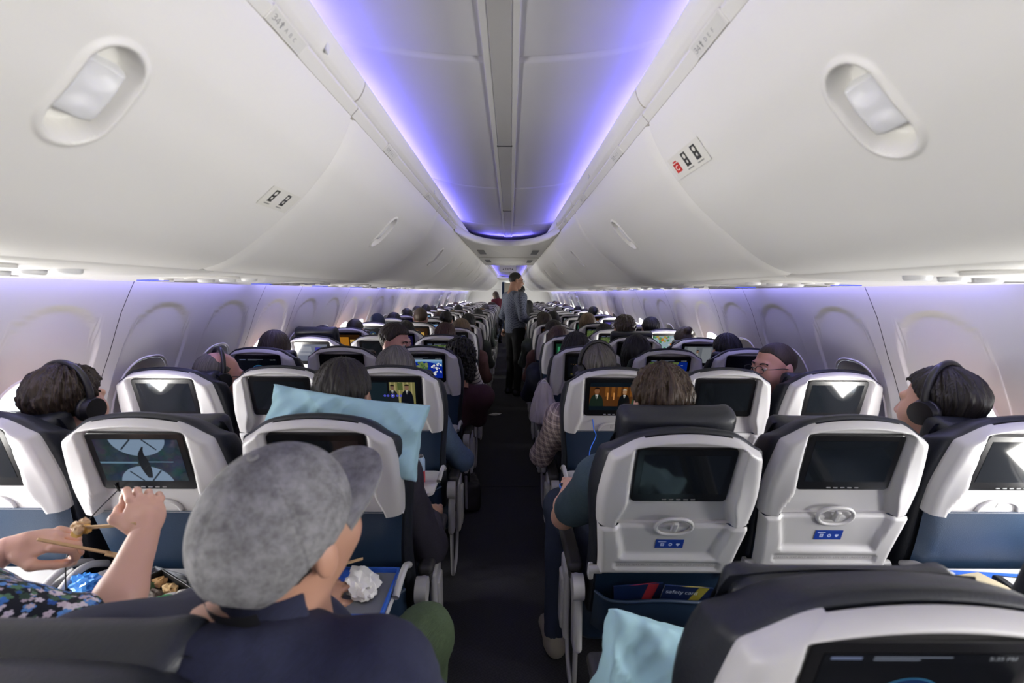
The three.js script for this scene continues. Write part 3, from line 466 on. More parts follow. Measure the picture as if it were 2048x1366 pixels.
const cardTex = (a, b, t) => canvasTex(96, 128, (c, w, h) => { c.fillStyle = a; c.fillRect(0, 0, w, h); c.fillStyle = b; c.save(); c.translate(68, 0); c.rotate(0.3); c.fillRect(0, -20, 20, 170); c.restore(); c.fillStyle = '#dfe4ee'; c.font = '13px sans-serif'; c.fillText(t, 6, 22); });
const cardMats = [mat(0xffffff, 0.35, { map: cardTex('#16264e', '#a89a3a', 'safety card') }), mat(0xffffff, 0.35, { map: cardTex('#20407e', '#c8ccd8', '') }), mat(0xffffff, 0.35, { map: cardTex('#17284e', '#a8323c', '') })];
// ---- what the screens show (flat pictures)
const SCREENS = {};
const screenMat = (draw, power = 1) => { const t = canvasTex(384, 232, draw); return mat(0x050505, 0.1, { emissive: 0xffffff, emissiveMap: t, emissiveIntensity: power }); };
const bar = (c, w) => { c.fillStyle = '#0a0d14'; c.fillRect(0, 0, w, 26); c.fillStyle = '#cfd4dc'; c.font = '15px sans-serif'; c.fillText('5:35 PM', w - 68, 19); c.fillStyle = '#7a86a8'; c.fillRect(14, 9, 60, 8); c.fillStyle = '#9aa3b6'; c.fillRect(96, 9, 150, 3); c.fillRect(96, 16, 90, 3); };
SCREENS.off = M.glass;
SCREENS.map = screenMat((c, w, h) => { c.fillStyle = '#0a2c8f'; c.fillRect(0, 0, w, h); for (let i = 0; i < 900; i++) { const x = rnd() * w * 0.78, y = 26 + rnd() * (h - 26), n = noise(x / 60, y / 50, 2); if (x < w * (0.62 + n * 0.4)) { c.fillStyle = ['#56713f', '#6c7f49', '#4a6636', '#7d8655'][i & 3]; c.beginPath(); c.arc(x, y, 6 + rnd() * 12, 0, 7); c.fill(); } } c.fillStyle = '#dfe6ee'; for (let i = 0; i < 22; i++) c.fillRect(w * 0.3 + rnd() * w * 0.6, 40 + rnd() * (h - 60), 10 + rnd() * 14, 3); bar(c, w); }, 0.5);
SCREENS.earth = screenMat((c, w, h) => { const g = c.createLinearGradient(0, 26, 0, 80); g.addColorStop(0, '#bfe0f5'); g.addColorStop(1, '#2e6fc8'); c.fillStyle = g; c.fillRect(0, 0, w, h); c.fillStyle = '#0d2ba0'; c.beginPath(); c.ellipse(w * 0.5, h * 1.1, w * 0.72, h * 0.88, 0, 0, 7); c.fill(); for (let i = 0; i < 500; i++) { const x = rnd() * w * 0.6, y = 60 + rnd() * (h - 60); if (noise(x / 70, y / 50, 5) > -0.12) { c.fillStyle = ['#5f7d45', '#76904f', '#47683a', '#8a9560'][i & 3]; c.beginPath(); c.arc(x, y, 5 + rnd() * 9, 0, 7); c.fill(); } } c.fillStyle = '#f2f5f8'; for (let i = 0; i < 26; i++) { c.beginPath(); c.arc(w * 0.72 + rnd() * w * 0.26, 70 + rnd() * 130, 4 + rnd() * 9, 0, 7); c.fill(); } bar(c, w); }, 0.6);
SCREENS.globe = screenMat((c, w, h) => { c.fillStyle = '#05080f'; c.fillRect(0, 0, w, h); c.strokeStyle = '#4aa0d0'; c.lineWidth = 5; c.beginPath(); c.arc(w / 2, h * 0.62, 70, 0, 7); c.stroke(); c.fillStyle = '#12305f'; c.fill(); c.fillStyle = '#8aa06a'; for (let i = 0; i < 24; i++) { c.beginPath(); c.arc(w / 2 - 40 + rnd() * 70, h * 0.62 - 40 + rnd() * 70, 8, 0, 7); c.fill(); } c.fillStyle = '#eef2f6'; for (let i = 0; i < 8; i++) { c.beginPath(); c.arc(w / 2 - 30 + rnd() * 60, h * 0.5 + rnd() * 30, 7, 0, 7); c.fill(); } c.fillStyle = '#2335c8'; c.fillRect(14, h * 0.62, 12, 26); bar(c, w); }, 0.55);
const figure = (c, x, y, s, suit, skin, hair) => { c.fillStyle = suit; c.beginPath(); c.moveTo(x - 42 * s, y + 150 * s); c.quadraticCurveTo(x - 46 * s, y + 40 * s, x - 14 * s, y + 26 * s); c.lineTo(x + 14 * s, y + 26 * s); c.quadraticCurveTo(x + 46 * s, y + 40 * s, x + 42 * s, y + 150 * s); c.fill(); c.fillStyle = '#d8d6cf'; c.beginPath(); c.moveTo(x - 9 * s, y + 26 * s); c.lineTo(x + 9 * s, y + 26 * s); c.lineTo(x, y + 66 * s); c.fill(); c.fillStyle = suit; c.fillRect(x - 2 * s, y + 34 * s, 4 * s, 30 * s); c.fillStyle = skin; c.beginPath(); c.ellipse(x, y + 4 * s, 14 * s, 20 * s, 0, 0, 7); c.fill(); c.fillStyle = hair; c.beginPath(); c.ellipse(x, y - 9 * s, 15.5 * s, 12 * s, 0, Math.PI, 0); c.fill(); };
SCREENS.film = screenMat((c, w, h) => { c.fillStyle = '#0b0f14'; c.fillRect(0, 0, w, h); c.fillStyle = '#1c2b33'; c.fillRect(0, 14, w * 0.42, h - 30); c.fillStyle = '#8f8a55'; c.fillRect(w * 0.46, 10, w * 0.5, h - 40); c.fillStyle = '#b9ad78'; for (let i = 0; i < 6; i++) c.fillRect(w * (0.48 + 0.08 * i), 10, 10, h - 60); c.fillStyle = '#5d6b3c'; c.fillRect(w * 0.62, 14, 40, 60); figure(c, w * 0.52, 52, 1.0, '#23282f', '#8d6f5b', '#201a17'); figure(c, w * 0.80, 50, 1.1, '#10141f', '#97755f', '#241d19'); c.fillStyle = '#5a5fd8'; [-74, -44, 44, 74].forEach((d) => { c.beginPath(); c.arc(w * 0.52 + d * 0.8, 122, 10, 0, 7); c.fill(); }); c.beginPath(); c.arc(w * 0.52, 122, 16, 0, 7); c.fill(); c.fillStyle = '#fff'; c.beginPath(); c.moveTo(w * 0.52 - 4, 115); c.lineTo(w * 0.52 - 4, 129); c.lineTo(w * 0.52 + 7, 122); c.fill(); c.fillStyle = '#e6e6e6'; c.fillRect(46, 172, 78, 8); c.fillStyle = '#d6ae3a'; c.fillRect(56, 194, 84, 6); c.fillStyle = '#ececec'; for (let i = 0; i < 5; i++) { c.beginPath(); c.arc(w * 0.74 + i * 20, 212, 5, 0, 7); c.fill(); } }, 0.55);
SCREENS.court = screenMat((c, w, h) => { c.fillStyle = '#0d1720'; c.fillRect(0, 0, w, h); c.fillStyle = '#5c3616'; c.fillRect(0, 34, w, h - 68); c.fillStyle = '#8a5520'; for (let i = 0; i < 5; i++) c.fillRect(w * (0.3 + 0.12 * i), 36, 26, 80); c.fillStyle = '#e09a56'; c.fillRect(w * 0.34, 84, 10, 60); c.fillRect(w * 0.46, 84, 10, 60); figure(c, w * 0.68, 74, 1.05, '#0e1114', '#b58a66', '#cfcab8'); figure(c, w * 0.14, 66, 1.3, '#1c2a20', '#8e5f3f', '#1d140e'); figure(c, w * 0.96, 66, 1.3, '#2a4a36', '#8a5c40', '#1d140e'); c.fillStyle = '#0d1720'; c.fillRect(0, 0, w, 32); c.fillRect(0, h - 34, w, 34); }, 0.55);
SCREENS.bird = screenMat((c, w, h) => { c.fillStyle = '#2b3846'; c.fillRect(0, 0, w, h); for (let i = 0; i < 300; i++) { c.fillStyle = `rgba(${40 + rnd() * 50},${55 + rnd() * 45},${70 + rnd() * 40},0.3)`; c.beginPath(); c.arc(rnd() * w, rnd() * h, 6 + rnd() * 26, 0, 7); c.fill(); } c.fillStyle = '#9db6d2'; c.beginPath(); c.ellipse(w * 0.52, -6, 128, 96, 0, 0, 7); c.fill(); c.beginPath(); c.ellipse(w * 0.5, h + 18, 124, 104, 0, 0, 7); c.fill(); c.strokeStyle = '#38434f'; c.lineWidth = 7; for (const [a, b, x, y] of [[0.30, 0.24, 0.44, 0.0], [0.72, 0.24, 0.58, 0.0], [0.32, 0.76, 0.46, 1], [0.70, 0.74, 0.56, 1]]) { c.beginPath(); c.moveTo(w * a, h * b); c.lineTo(w * x, h * y); c.stroke(); } c.fillStyle = '#7fa3bb'; c.fillRect(0, h * 0.53, w * 0.45, 10); c.fillRect(w * 0.58, h * 0.52, w * 0.3, 5); c.fillStyle = '#2a2c31'; c.beginPath(); c.moveTo(w * 0.555, h * 0.17); c.quadraticCurveTo(w * 0.52, h * 0.24, w * 0.485, h * 0.34); c.quadraticCurveTo(w * 0.43, h * 0.6, w * 0.52, h * 0.92); c.lineTo(w * 0.57, h * 0.92); c.quadraticCurveTo(w * 0.62, h * 0.62, w * 0.555, h * 0.36); c.quadraticCurveTo(w * 0.55, h * 0.25, w * 0.575, h * 0.17); c.fill(); }, 0.5);
SCREENS.teal = screenMat((c, w, h) => { c.fillStyle = '#070b10'; c.fillRect(0, 0, w, h); c.fillStyle = '#2f9cc0'; c.fillRect(w * 0.7, 40, 50, 26); c.fillStyle = '#1a5570'; c.fillRect(w * 0.4, 60, 80, 24); for (let i = 0; i < 9; i++) { c.fillStyle = '#c98f4a'; c.fillRect(30 + i * 22, 70 + rnd() * 20, 6, 6); } c.fillStyle = '#9a8d3a'; c.fillRect(30, 190, 90, 4); c.fillStyle = '#9a9a9a'; c.fillRect(30, 204, 120, 3); }, 0.5);
SCREENS.six = screenMat((c, w, h) => { c.fillStyle = '#8d93a8'; c.fillRect(0, 0, w, h); c.fillStyle = '#b9bdcb'; c.fillRect(10, 30, 170, 70); c.fillRect(10, 112, 150, 40); c.fillStyle = '#4a46b8'; c.fillRect(w * 0.6, 40, 110, 150); c.fillStyle = '#e8e8f6'; c.font = 'bold 96px sans-serif'; c.fillText('6', w * 0.67, 130); }, 0.5);
SCREENS.game = screenMat((c, w, h) => { c.fillStyle = '#b7d4de'; c.fillRect(0, 0, w, h); for (let i = 0; i < 40; i++) { c.fillStyle = ['#e08a3a', '#5aa86a', '#d4c24a', '#e9edf0'][i & 3]; c.beginPath(); c.arc(rnd() * w, rnd() * h, 10 + rnd() * 14, 0, 7); c.fill(); } }, 0.5);
SCREENS.laptop = screenMat((c, w, h) => { c.fillStyle = '#c8cacb'; c.fillRect(0, 0, w, h); c.fillStyle = '#6a5a48'; c.fillRect(0, 8, w, 22); for (let i = 0; i < 40; i++) { c.fillStyle = ['#8a7a64', '#3f4a44', '#b0a896'][i % 3]; c.fillRect(rnd() * w, 8, 16, 22); } }, 0.5);
SCREENS.pale = screenMat((c, w, h) => { c.fillStyle = '#7b8088'; c.fillRect(0, 0, w, h); c.fillStyle = '#979ca2'; c.fillRect(w * 0.1, 10, w * 0.3, h); c.fillRect(w * 0.6, 20, w * 0.3, h); figure(c, w * 0.45, 70, 1.1, '#8c8f94', '#9c7d66', '#3a302a'); }, 0.5);
SCREENS.green = screenMat((c, w, h) => { c.fillStyle = '#15402c'; c.fillRect(0, 0, w, h); c.fillStyle = '#43a877'; c.fillRect(20, 40, 120, 150); c.fillStyle = '#9ad0ae'; c.fillRect(170, 60, 160, 40); }, 0.5);
SCREENS.purple = screenMat((c, w, h) => { c.fillStyle = '#1a1440'; c.fillRect(0, 0, w, h); c.fillStyle = '#6a5ad0'; c.fillRect(30, 30, 200, 100); c.fillStyle = '#cfd0ee'; c.fillRect(250, 40, 90, 140); }, 0.5);
SCREENS.gold = screenMat((c, w, h) => { c.fillStyle = '#3a230e'; c.fillRect(0, 0, w, h); c.fillStyle = '#d08a2a'; c.fillRect(60, 40, 150, 150); c.fillStyle = '#f0c060'; c.fillRect(230, 80, 90, 90); }, 0.5);
// ---- one seat. x: centre, d: depth of the back's pivot
const SEAT_X = [0.495, 0.98, 1.467], PIVOT = 0.45, PITCH = 0.787, rowD = { '-1': 1.50, '1': 1.52 };
const onBack = (o, tilt) => { o.position.set(0, PIVOT, 0); o.rotation.x = tilt; return o; };
const seatWorld = {};
function seat(sx, row, col, o = {}) {                   // col 0 aisle, 1 middle, 2 window
  const d = rowD[sx] + PITCH * (row - 1), x = sx * SEAT_X[col], tilt = (o.tilt ?? 15) * Math.PI / 180, far = row > 4 ? 1 : 0, L = LODS[far];
  const s = thing('airplane_seat', o.label, 'seat', 'cabin seats', [x, 0, -d]);
  const B = (name, g, m, label) => onBack(part(s, name, g, m, label), tilt);
  B('backrest', L.pad, M.slate, 'dark leather back cushion'); B('shroud', L.shroud, M.shell, 'white screen surround');
  const mon = B('monitor', L.bezel, M.bezel, 'black screen frame'); part(mon, 'screen', L.screen, SCREENS[o.screen ?? 'off'] ?? M.glass); if (!far) part(mon, 'frame_buttons', L.chin, M.grille);
  B('headrest', moved(headPad.clone(), 0, 0.618 + (o.raise ?? 0), -0.108 + (o.raise ? 0.012 : 0)), M.slate, 'dark winged headrest');
  B('back_panel', o.tray === 'down' ? L.low : L.lowFlat, M.navy, 'navy leather lower back');
  part(s, 'seat_cushion', cushionG, M.cushion, 'navy seat cushion');
  if (o.tray !== 'down') {
    B('tray_table', L.tray, M.shell, 'white tray folded up');
    if (!far) { B('placard', moved(new THREE.PlaneGeometry(0.082, 0.036), 0.0, 0.392, 0.0275), M.placard, 'small blue placard'); B('notice', moved(new THREE.PlaneGeometry(0.298, 0.017), 0, 0.310, 0.0345), M.slot, 'printed notice strip'); B('latch', moved(latchRing.clone(), 0, 0.466, 0.030), M.shell); B('latch_knob', moved(latchKnob.clone(), 0, 0.465, 0.026), M.silver); }
    if (!far) for (const k of [-1, 1]) B('tray_arm', trayArmUp(k), M.silver);
  } else {
    if (!far) { B('latch', moved(latchArch.clone(), 0, 0.476, 0.012), M.shell); B('latch_knob', moved(latchKnob.clone(), 0, 0.492, -0.004, 0, 0, 0), M.silver); }
    const ty = 0.695 + (o.trayY ?? 0), tz = -0.45 + 0.25; const pv = V(0, 0.275, 0.012).applyAxisAngle(V(1, 0, 0), tilt);
    const t = part(s, 'tray_table', trayDownG, M.tray, 'grey tray folded down'); t.rotation.x = -Math.PI / 2; t.position.set(0, PIVOT + pv.y - 0.008, pv.z + 0.155);
    if (!far) for (const k of [-1, 1]) { const a = part(s, 'tray_arm', trayArmDown(k), M.silver); a.position.set(0, PIVOT + pv.y - 0.01, pv.z); }
    s.userData.trayTop = undefined; delete s.userData.trayTop; seatWorld[[sx, row, col]] = { x, y: PIVOT + pv.y - 0.008, z: -d + pv.z + 0.155 };
  }
  if (!far) B('pocket', L.pocket, M.cushion, 'navy leather literature pocket');
  if (!far && o.cards !== false && o.tray !== 'down') { B('safety_card', moved(safetyCard.clone(), 0.07, 0.13, 0.048, 0, 0, -0.1), cardMats[0], 'blue safety card with a yellow stripe'); B('magazine', moved(safetyCard.clone(), -0.06, 0.125, 0.038, 0, 0, 0.12), cardMats[2], 'red and blue magazine'); }
  // armrests: aisle seats carry one on both sides, with a shaped end panel on the aisle
  if (row < 12) {
    const ax = -sx * 0.245; if (col === 0) { part(s, 'armrest', armPadG, M.armPad, 'dark aisle armrest').position.set(ax, 0, 0.02); part(s, 'armrest_end', armCapG, M.silver, 'grey rounded armrest end').position.set(ax, 0, 0.06); const sp = part(s, 'side_panel', sx > 0 ? mirrorX(sidePanelG) : sidePanelG, M.silver, 'grey aisle side panel'); sp.position.set(ax - sx * 0.022, 0, 0.0); part(s, 'baggage_bar', barG, M.silver, 'looped metal luggage bar').position.set(ax + sx * 0.015, 0, 0.02); }
    part(s, 'armrest', armPadG, M.armPad, 'dark armrest').position.set(sx * 0.243, 0, 0.02); if (!far) part(s, 'armrest_end', armCapG, M.silver, 'grey rounded armrest end').position.set(sx * 0.243, 0, 0.05);
    part(s, 'leg_frame', legG, M.under, 'dark leg frame').position.set(sx * (col ? -0.05 : 0.05), 0, 0.02);
  } else part(s, 'leg_frame', legG, M.under, 'dark leg frame').position.set(0, 0, 0.02);
  seatWorld['seat' + [sx, row, col]] = { d, x, tilt }; return s;
}
const colName = ['aisle', 'middle', 'window'], ordinal = ['foreground', 'first', 'second', 'third', 'fourth', 'fifth', 'sixth', 'seventh', 'eighth', 'ninth', 'tenth', 'eleventh', 'twelfth', 'thirteenth', 'fourteenth', 'fifteenth', 'sixteenth', 'seventeenth', 'eighteenth', 'nineteenth', 'twentieth', 'twenty-first', 'twenty-second', 'twenty-third'];
const SEATS = {   // side,row,col: tilt, screen, tray, raised headrest
  '-1,0,0': { tilt: 25.5, screen: 'off' }, '-1,0,1': { tilt: 15 }, '-1,0,2': { tilt: 15 },
  '1,0,0': { tilt: 17, screen: 'globe', raise: -0.012 }, '1,0,1': { tilt: 15 }, '1,0,2': { tilt: 15 },
  '-1,1,0': { tilt: 17, tray: 'down' }, '-1,1,1': { tilt: 17, tray: 'down', screen: 'bird' }, '-1,1,2': { tilt: 16, tray: 'down' },
  '1,1,0': { tilt: 22, raise: 0.072 }, '1,1,1': { tilt: 17 }, '1,1,2': { tilt: 17, tray: 'down' },
  '-1,2,0': { tilt: 14, tray: 'down', screen: 'film' }, '-1,2,1': { tilt: 15 }, '-1,2,2': { tilt: 17 },
  '1,2,0': { tilt: 15, tray: 'down', screen: 'court' }, '1,2,1': { tilt: 15 }, '1,2,2': { tilt: 16, tray: 'down' },
  '-1,3,0': { tilt: 14, tray: 'down', screen: 'earth' }, '-1,3,1': { tilt: 15 }, '-1,3,2': { tilt: 17, screen: 'globe' },
  '1,3,0': { tilt: 13, tray: 'down', screen: 'teal' }, '1,3,1': { tilt: 16, screen: 'map' }, '1,3,2': { tilt: 15 },
  '-1,4,0': { tilt: 14, tray: 'down', screen: 'map' }, '-1,4,1': { tilt: 15 }, '-1,4,2': { tilt: 17, screen: 'six', raise: 0.10 },
  '1,4,0': { tilt: 14, tray: 'down', screen: 'green' }, '1,4,1': { tilt: 15, raise: 0.075 }, '1,4,2': { tilt: 17, screen: 'pale' },
  '-1,5,0': { tilt: 14, tray: 'down', screen: 'map' }, '-1,5,2': { tilt: 16, screen: 'gold' }, '1,5,0': { tilt: 15, tray: 'down' }, '1,5,1': { tilt: 15, screen: 'map' }, '1,5,2': { screen: 'game' },
  '1,6,1': { screen: 'map' }, '1,6,0': { screen: 'gold' }, '-1,6,2': { screen: 'globe' }, '-1,6,1': { screen: 'gold' }, '1,7,1': { screen: 'green' }, '1,7,0': { screen: 'purple' },
};
for (const [side, sx] of sides) for (let row = 0; row < 22; row++) for (let col = 0; col < 3; col++) {
  const key = [sx, row, col].join(), o = SEATS[key] ?? { tilt: 14 + rnd() * 4, tray: rnd() < 0.35 ? 'down' : 'up', screen: ['off', 'off', 'map', 'earth', 'purple', 'gold', 'pale', 'green'][Math.floor(rnd() * 8)] };
  const at = { off: 'a dark screen', map: 'a flight map on its screen', earth: 'a globe view on its screen', globe: 'a small globe on its screen', film: 'a film with two suited figures on its screen', court: 'a film with a white-haired figure on its screen', bird: 'a bird silhouette on its screen', teal: 'a teal menu on its screen', six: 'a large 6 on its screen', game: 'a bright game on its screen', pale: 'a pale picture on its screen', green: 'a green picture on its screen', purple: 'a purple menu on its screen', gold: 'a golden picture on its screen' }[o.screen ?? 'off'];
  o.label ??= `${ordinal[row]}-row ${colName[col]} seat on the ${side} with ${at}`;
  seat(sx, row, col, o);
}

// ---------------------------------------------------------------- people
const streak = dataTex(256, (u, v) => { const n = 0.5 + 0.5 * Math.sin(u * 6.283 * 9 + 5 * noise(u * 30, v * 3, 1)) * 0.3 + 0.55 * noise(u * 140, v * 5, 4) + 0.25 * noise(u * 60, v * 4, 8); const b = clamp(0.62 + 0.42 * (n - 0.5), 0.25, 1); return [b, b, b]; }, true, [3, 1]);
const weave = dataTex(128, () => { const n = 0.75 + 0.25 * rnd(); return [n, n, n]; }, true, [12, 12]);
const skins = { fair: lin(0.62, 0.36, 0.27), pink: lin(0.60, 0.31, 0.24), tan: lin(0.40, 0.21, 0.14), brown: lin(0.20, 0.10, 0.06), olive: lin(0.34, 0.19, 0.125) };
const skinMats = Object.fromEntries(Object.entries(skins).map(([k, c]) => [k, mat(c, 0.5, { physical: true, sheen: 0.2, sheenColor: lin(1, 0.8, 0.7) })]));
const hairTones = { black: lin(0.010, 0.009, 0.009), dark: lin(0.030, 0.021, 0.016), brown: lin(0.085, 0.052, 0.032), light: lin(0.17, 0.108, 0.062), auburn: lin(0.12, 0.042, 0.022), blond: lin(0.42, 0.28, 0.14), grey: lin(0.34, 0.32, 0.305), silver: lin(0.26, 0.235, 0.205) };
const hairMats = Object.fromEntries(Object.entries(hairTones).map(([k, c]) => [k, mat(c, 0.55, { map: streak, bumpMap: streak, bumpScale: 0.0015 })]));
const clothCache = new Map();
const cloth = (r, g, b, rough = 0.9) => { const k = [r, g, b].join(); if (!clothCache.has(k)) clothCache.set(k, mat(lin(r, g, b), rough, { map: weave, bumpMap: weave, bumpScale: 0.0006 })); return clothCache.get(k); };
const leatherBlack = mat(lin(0.01, 0.01, 0.011), 0.35), shoeSole = mat(lin(0.5, 0.48, 0.44), 0.7);
// ---- head, about its middle, facing -z
function headField(o = {}) {
  const skull = ell(0, 0.026, 0.012, 0.0745, 0.089, 0.095), jaw = ell(0, -0.045, -0.030, 0.0585, 0.076, 0.063), chin = ell(0, -0.100, -0.062, 0.027, 0.019, 0.022), cheek = [-1, 1].map((s) => ell(s * 0.037, -0.03, -0.062, 0.026, 0.03, 0.024));
  const nose = cap([0, 0.008, -0.092], [0, -0.034, -0.113], 0.0075, 0.0115), tip = [-1, 1].map((s) => ell(s * 0.011, -0.037, -0.103, 0.009, 0.008, 0.010)), brow = cap([-0.034, 0.024, -0.080], [0.034, 0.024, -0.080], 0.012), lips = ell(0, -0.066, -0.093, 0.023, 0.010, 0.012);
  const ears = [-1, 1].map((s) => ell(s * 0.0775, -0.006, 0.014, 0.010, 0.031, 0.019)), neck = cap([0, -0.05, 0.022], [0, -0.20, 0.045], 0.053, 0.060);
  const main = blend(0.035, skull, jaw, ...cheek), add = blend(0.012, chin, brow, nose, ...tip, lips);
  return (x, y, z) => { let d = smin(main(x, y, z), add(x, y, z), 0.014); for (const s of [-1, 1]) d = smax(d, -(sLen(x - s * 0.031, (y - 0.004) * 1.3, z + 0.104) - 0.0155), 0.012); d = smax(d, -(sLen(x * 0.45, (y + 0.066) * 3, (z + 0.108) * 0.9) - 0.006), 0.004); d = smin(d, Math.min(ears[0](x, y, z), ears[1](x, y, z)), 0.008); return smin(d, neck(x, y, z), 0.02); };
}
const headGeos = [0.0036, 0.0075].map((c) => netMesh(headField(), [-0.105, -0.20, -0.14], [0.105, 0.13, 0.13], c));
function hairField(style, sd = 0) {
  const T = { short: 0.014, crop: 0.006, buzz: 0.0035, messy: 0.019, bald: 0.007, bob: 0.024, long: 0.020, curly: 0.034, wavy: 0.026, bun: 0.014 }[style] ?? 0.014, amp = { short: 0.0075, crop: 0.0012, buzz: 0.0006, messy: 0.013, curly: 0.016, wavy: 0.008, bald: 0.003 }[style] ?? 0.0045;
  const skull = ell(0, 0.026, 0.012, 0.0745 + T * 0.75, 0.089 + T, 0.095 + T), long = ['bob', 'long', 'curly', 'wavy'].includes(style);
  const low = style === 'bob' ? -0.125 : style === 'wavy' ? -0.115 : style === 'curly' ? -0.16 : style === 'long' ? -0.23 : -0.078;
  const fall = long ? blend(0.03, ell(0, -0.05, 0.045, 0.088, 0.11, 0.072), ell(0, low * 0.72, 0.052, 0.092, Math.abs(low) * 0.42, 0.05), ...[-1, 1].map((s) => ell(s * 0.074, low * 0.45, 0.002, 0.024, 0.075, 0.045))) : null;
  const bun = style === 'bun' ? ell(0, 0.10, 0.085, 0.036, 0.034, 0.036) : null;
  const face = ell(0, -0.035, -0.105, 0.062, 0.105, 0.075);
  return (x, y, z) => {
    let d = skull(x, y, z), line = z < -0.055 ? 0.072 : z < 0 ? mixf(0.072, 0.012, (z + 0.055) / 0.055) : z < 0.035 ? mixf(0.012, -0.070, z / 0.035) : -0.078;
    if (style === 'bald') { d = smax(d, -(sLen(x * 0.95, (y - 0.10) * 0.8, z + 0.02) - 0.075), 0.01); }
    if (!long) { d = smax(d + T * 1.05 * sst(0.05, -0.055, y), (line - y) * 0.8, 0.010); } else { d = smin(d, fall(x, y, z), 0.03); d = smax(d, -face(x, y, z), 0.012); d = smax(d, (low - y), 0.02); }
    if (bun) d = smin(d, bun(x, y, z), 0.012);
    const a = Math.atan2(x, z) * 6; return d + amp * (noise(a * 1.6 + sd, y * 16, sd) * 0.8 + 0.7 * noise(a * 4.5, y * 22 + sd, 2 + sd) + (style === 'curly' || style === 'messy' ? (style === 'messy' ? 0.3 : 0.8) * noise(x * 60, y * 60 + sd, z * 60) : 0));
  };
}
const hairCache = new Map();
function hairGeo(style, fine, sd) { const k = style + fine + sd; if (!hairCache.has(k)) hairCache.set(k, netMesh(hairField(style, sd), [-0.135, style === 'long' ? -0.25 : -0.19, -0.15], [0.135, 0.17, 0.16], fine ? 0.0036 : 0.0075, 'hair')); return hairCache.get(k); }
// ---- a hand about its wrist, fingers along -z, palm down, thumb towards +x (side 1) or -x
function handField(side, curl = 0.5, spread = 0.1, pinch = 0) {
  const fs = [ell(0, 0, -0.046, 0.040, 0.0155, 0.048), cap([0, 0, 0.01], [0, 0, -0.03], 0.026, 0.030)];
  const fingers = [];
  [[0.030, 0.038, 0.024, 0.019], [0.010, 0.044, 0.027, 0.021], [-0.011, 0.040, 0.025, 0.020], [-0.030, 0.031, 0.019, 0.017]].forEach(([x, a, b, c], i) => {
    let p = [side * x, 0.002, -0.082], ang = curl * (0.55 + 0.10 * i), yaw = spread * (x / 0.03) * side, r = 0.0088 - i * 0.0004; const chain = [];
    for (const len of [a, b, c]) { const q = [p[0] + Math.sin(yaw) * len * Math.cos(ang), p[1] - Math.sin(ang) * len, p[2] - Math.cos(ang) * len * Math.cos(yaw)]; chain.push(cap(p, q, r, r * 0.93)); p = q; r *= 0.93; ang += curl * 1.25; }
    fingers.push(blend(0.004, chain));
  });
  const t0 = [side * 0.026, -0.006, -0.022], t1 = [side * 0.050, -0.016, -0.048], t2 = [side * mixf(0.060, 0.038, pinch), -0.030 - 0.012 * pinch, -0.082], t3 = [side * mixf(0.062, 0.022, pinch), -0.042 - 0.02 * pinch, -0.105];
  const thumb = blend(0.006, cap(t0, t1, 0.014, 0.012), cap(t1, t2, 0.0115, 0.0098), cap(t2, t3, 0.0098, 0.0085)), palm = blend(0.012, ...fs);
  return (x, y, z) => { let d = 9; for (const f of fingers) d = Math.min(d, f(x, y, z)); return smin(smin(palm(x, y, z), d, 0.008), thumb(x, y, z), 0.010); };
}
function aimed(g, at, dir, up = [0, 1, 0]) { const zb = V(...dir).normalize().multiplyScalar(-1), xb = new THREE.Vector3().crossVectors(V(...up), zb).normalize(), yb = new THREE.Vector3().crossVectors(zb, xb), m = new THREE.Matrix4().makeBasis(xb, yb, zb); m.setPosition(...at); return g.applyMatrix4(m); }
const handGeos = {}; for (const s of [-1, 1]) for (const c of [0.004, 0.009]) handGeos[s + ',' + c] = netMesh(handField(s, 0.55), [-0.08, -0.12, -0.20], [0.08, 0.04, 0.03], c);
const mid = (a, b, t = 0.5) => a.map((v, i) => mixf(v, b[i], t));
function seatedJoints(o) {
  const t = (o.tilt ?? 15) * Math.PI / 180, front = (v) => v * Math.sin(t) - 0.10 * Math.cos(t), up = (o.up ?? 0) - 0.08, lx = o.lean?.[0] ?? 0, lz = o.lean?.[1] ?? 0, sw = o.sw ?? 1;
  const hip = [0, 0.09, front(0.1) - 0.13], chest = [lx * 0.55, 0.40 + up * 0.75, front(0.42) - 0.115 + lz * 0.5], neck = [lx * 0.85, 0.575 + up, front(0.58) - 0.07 + lz * 0.85], head = [lx, 0.757 + up, front(0.72) - 0.115 + lz];
  if (o.headAt) head.splice(0, 3, ...o.headAt);
  const drop = o.shoulderDrop ?? 0, sh = [-1, 1].map((s) => [neck[0] + s * 0.178 * sw, neck[1] - 0.065 - s * drop, neck[2] - 0.005]);
  const el = [-1, 1].map((s, i) => o.elbow?.[i] ?? [hip[0] + s * 0.235 * sw, 0.205, -0.20]), wr = [-1, 1].map((s, i) => o.wrist?.[i] ?? [s * 0.12, 0.175, -0.42]);
  const hipj = [-1, 1].map((s) => [s * 0.088, 0.075, hip[2]]), knee = [-1, 1].map((s, i) => o.knee?.[i] ?? [s * 0.11, 0.075, -0.60]), ankle = [-1, 1].map((s, i) => o.ankle?.[i] ?? [s * 0.11, -0.365, -0.57]);
  return { hip, chest, neck, head, sh, el, wr, hipj, knee, ankle };
}
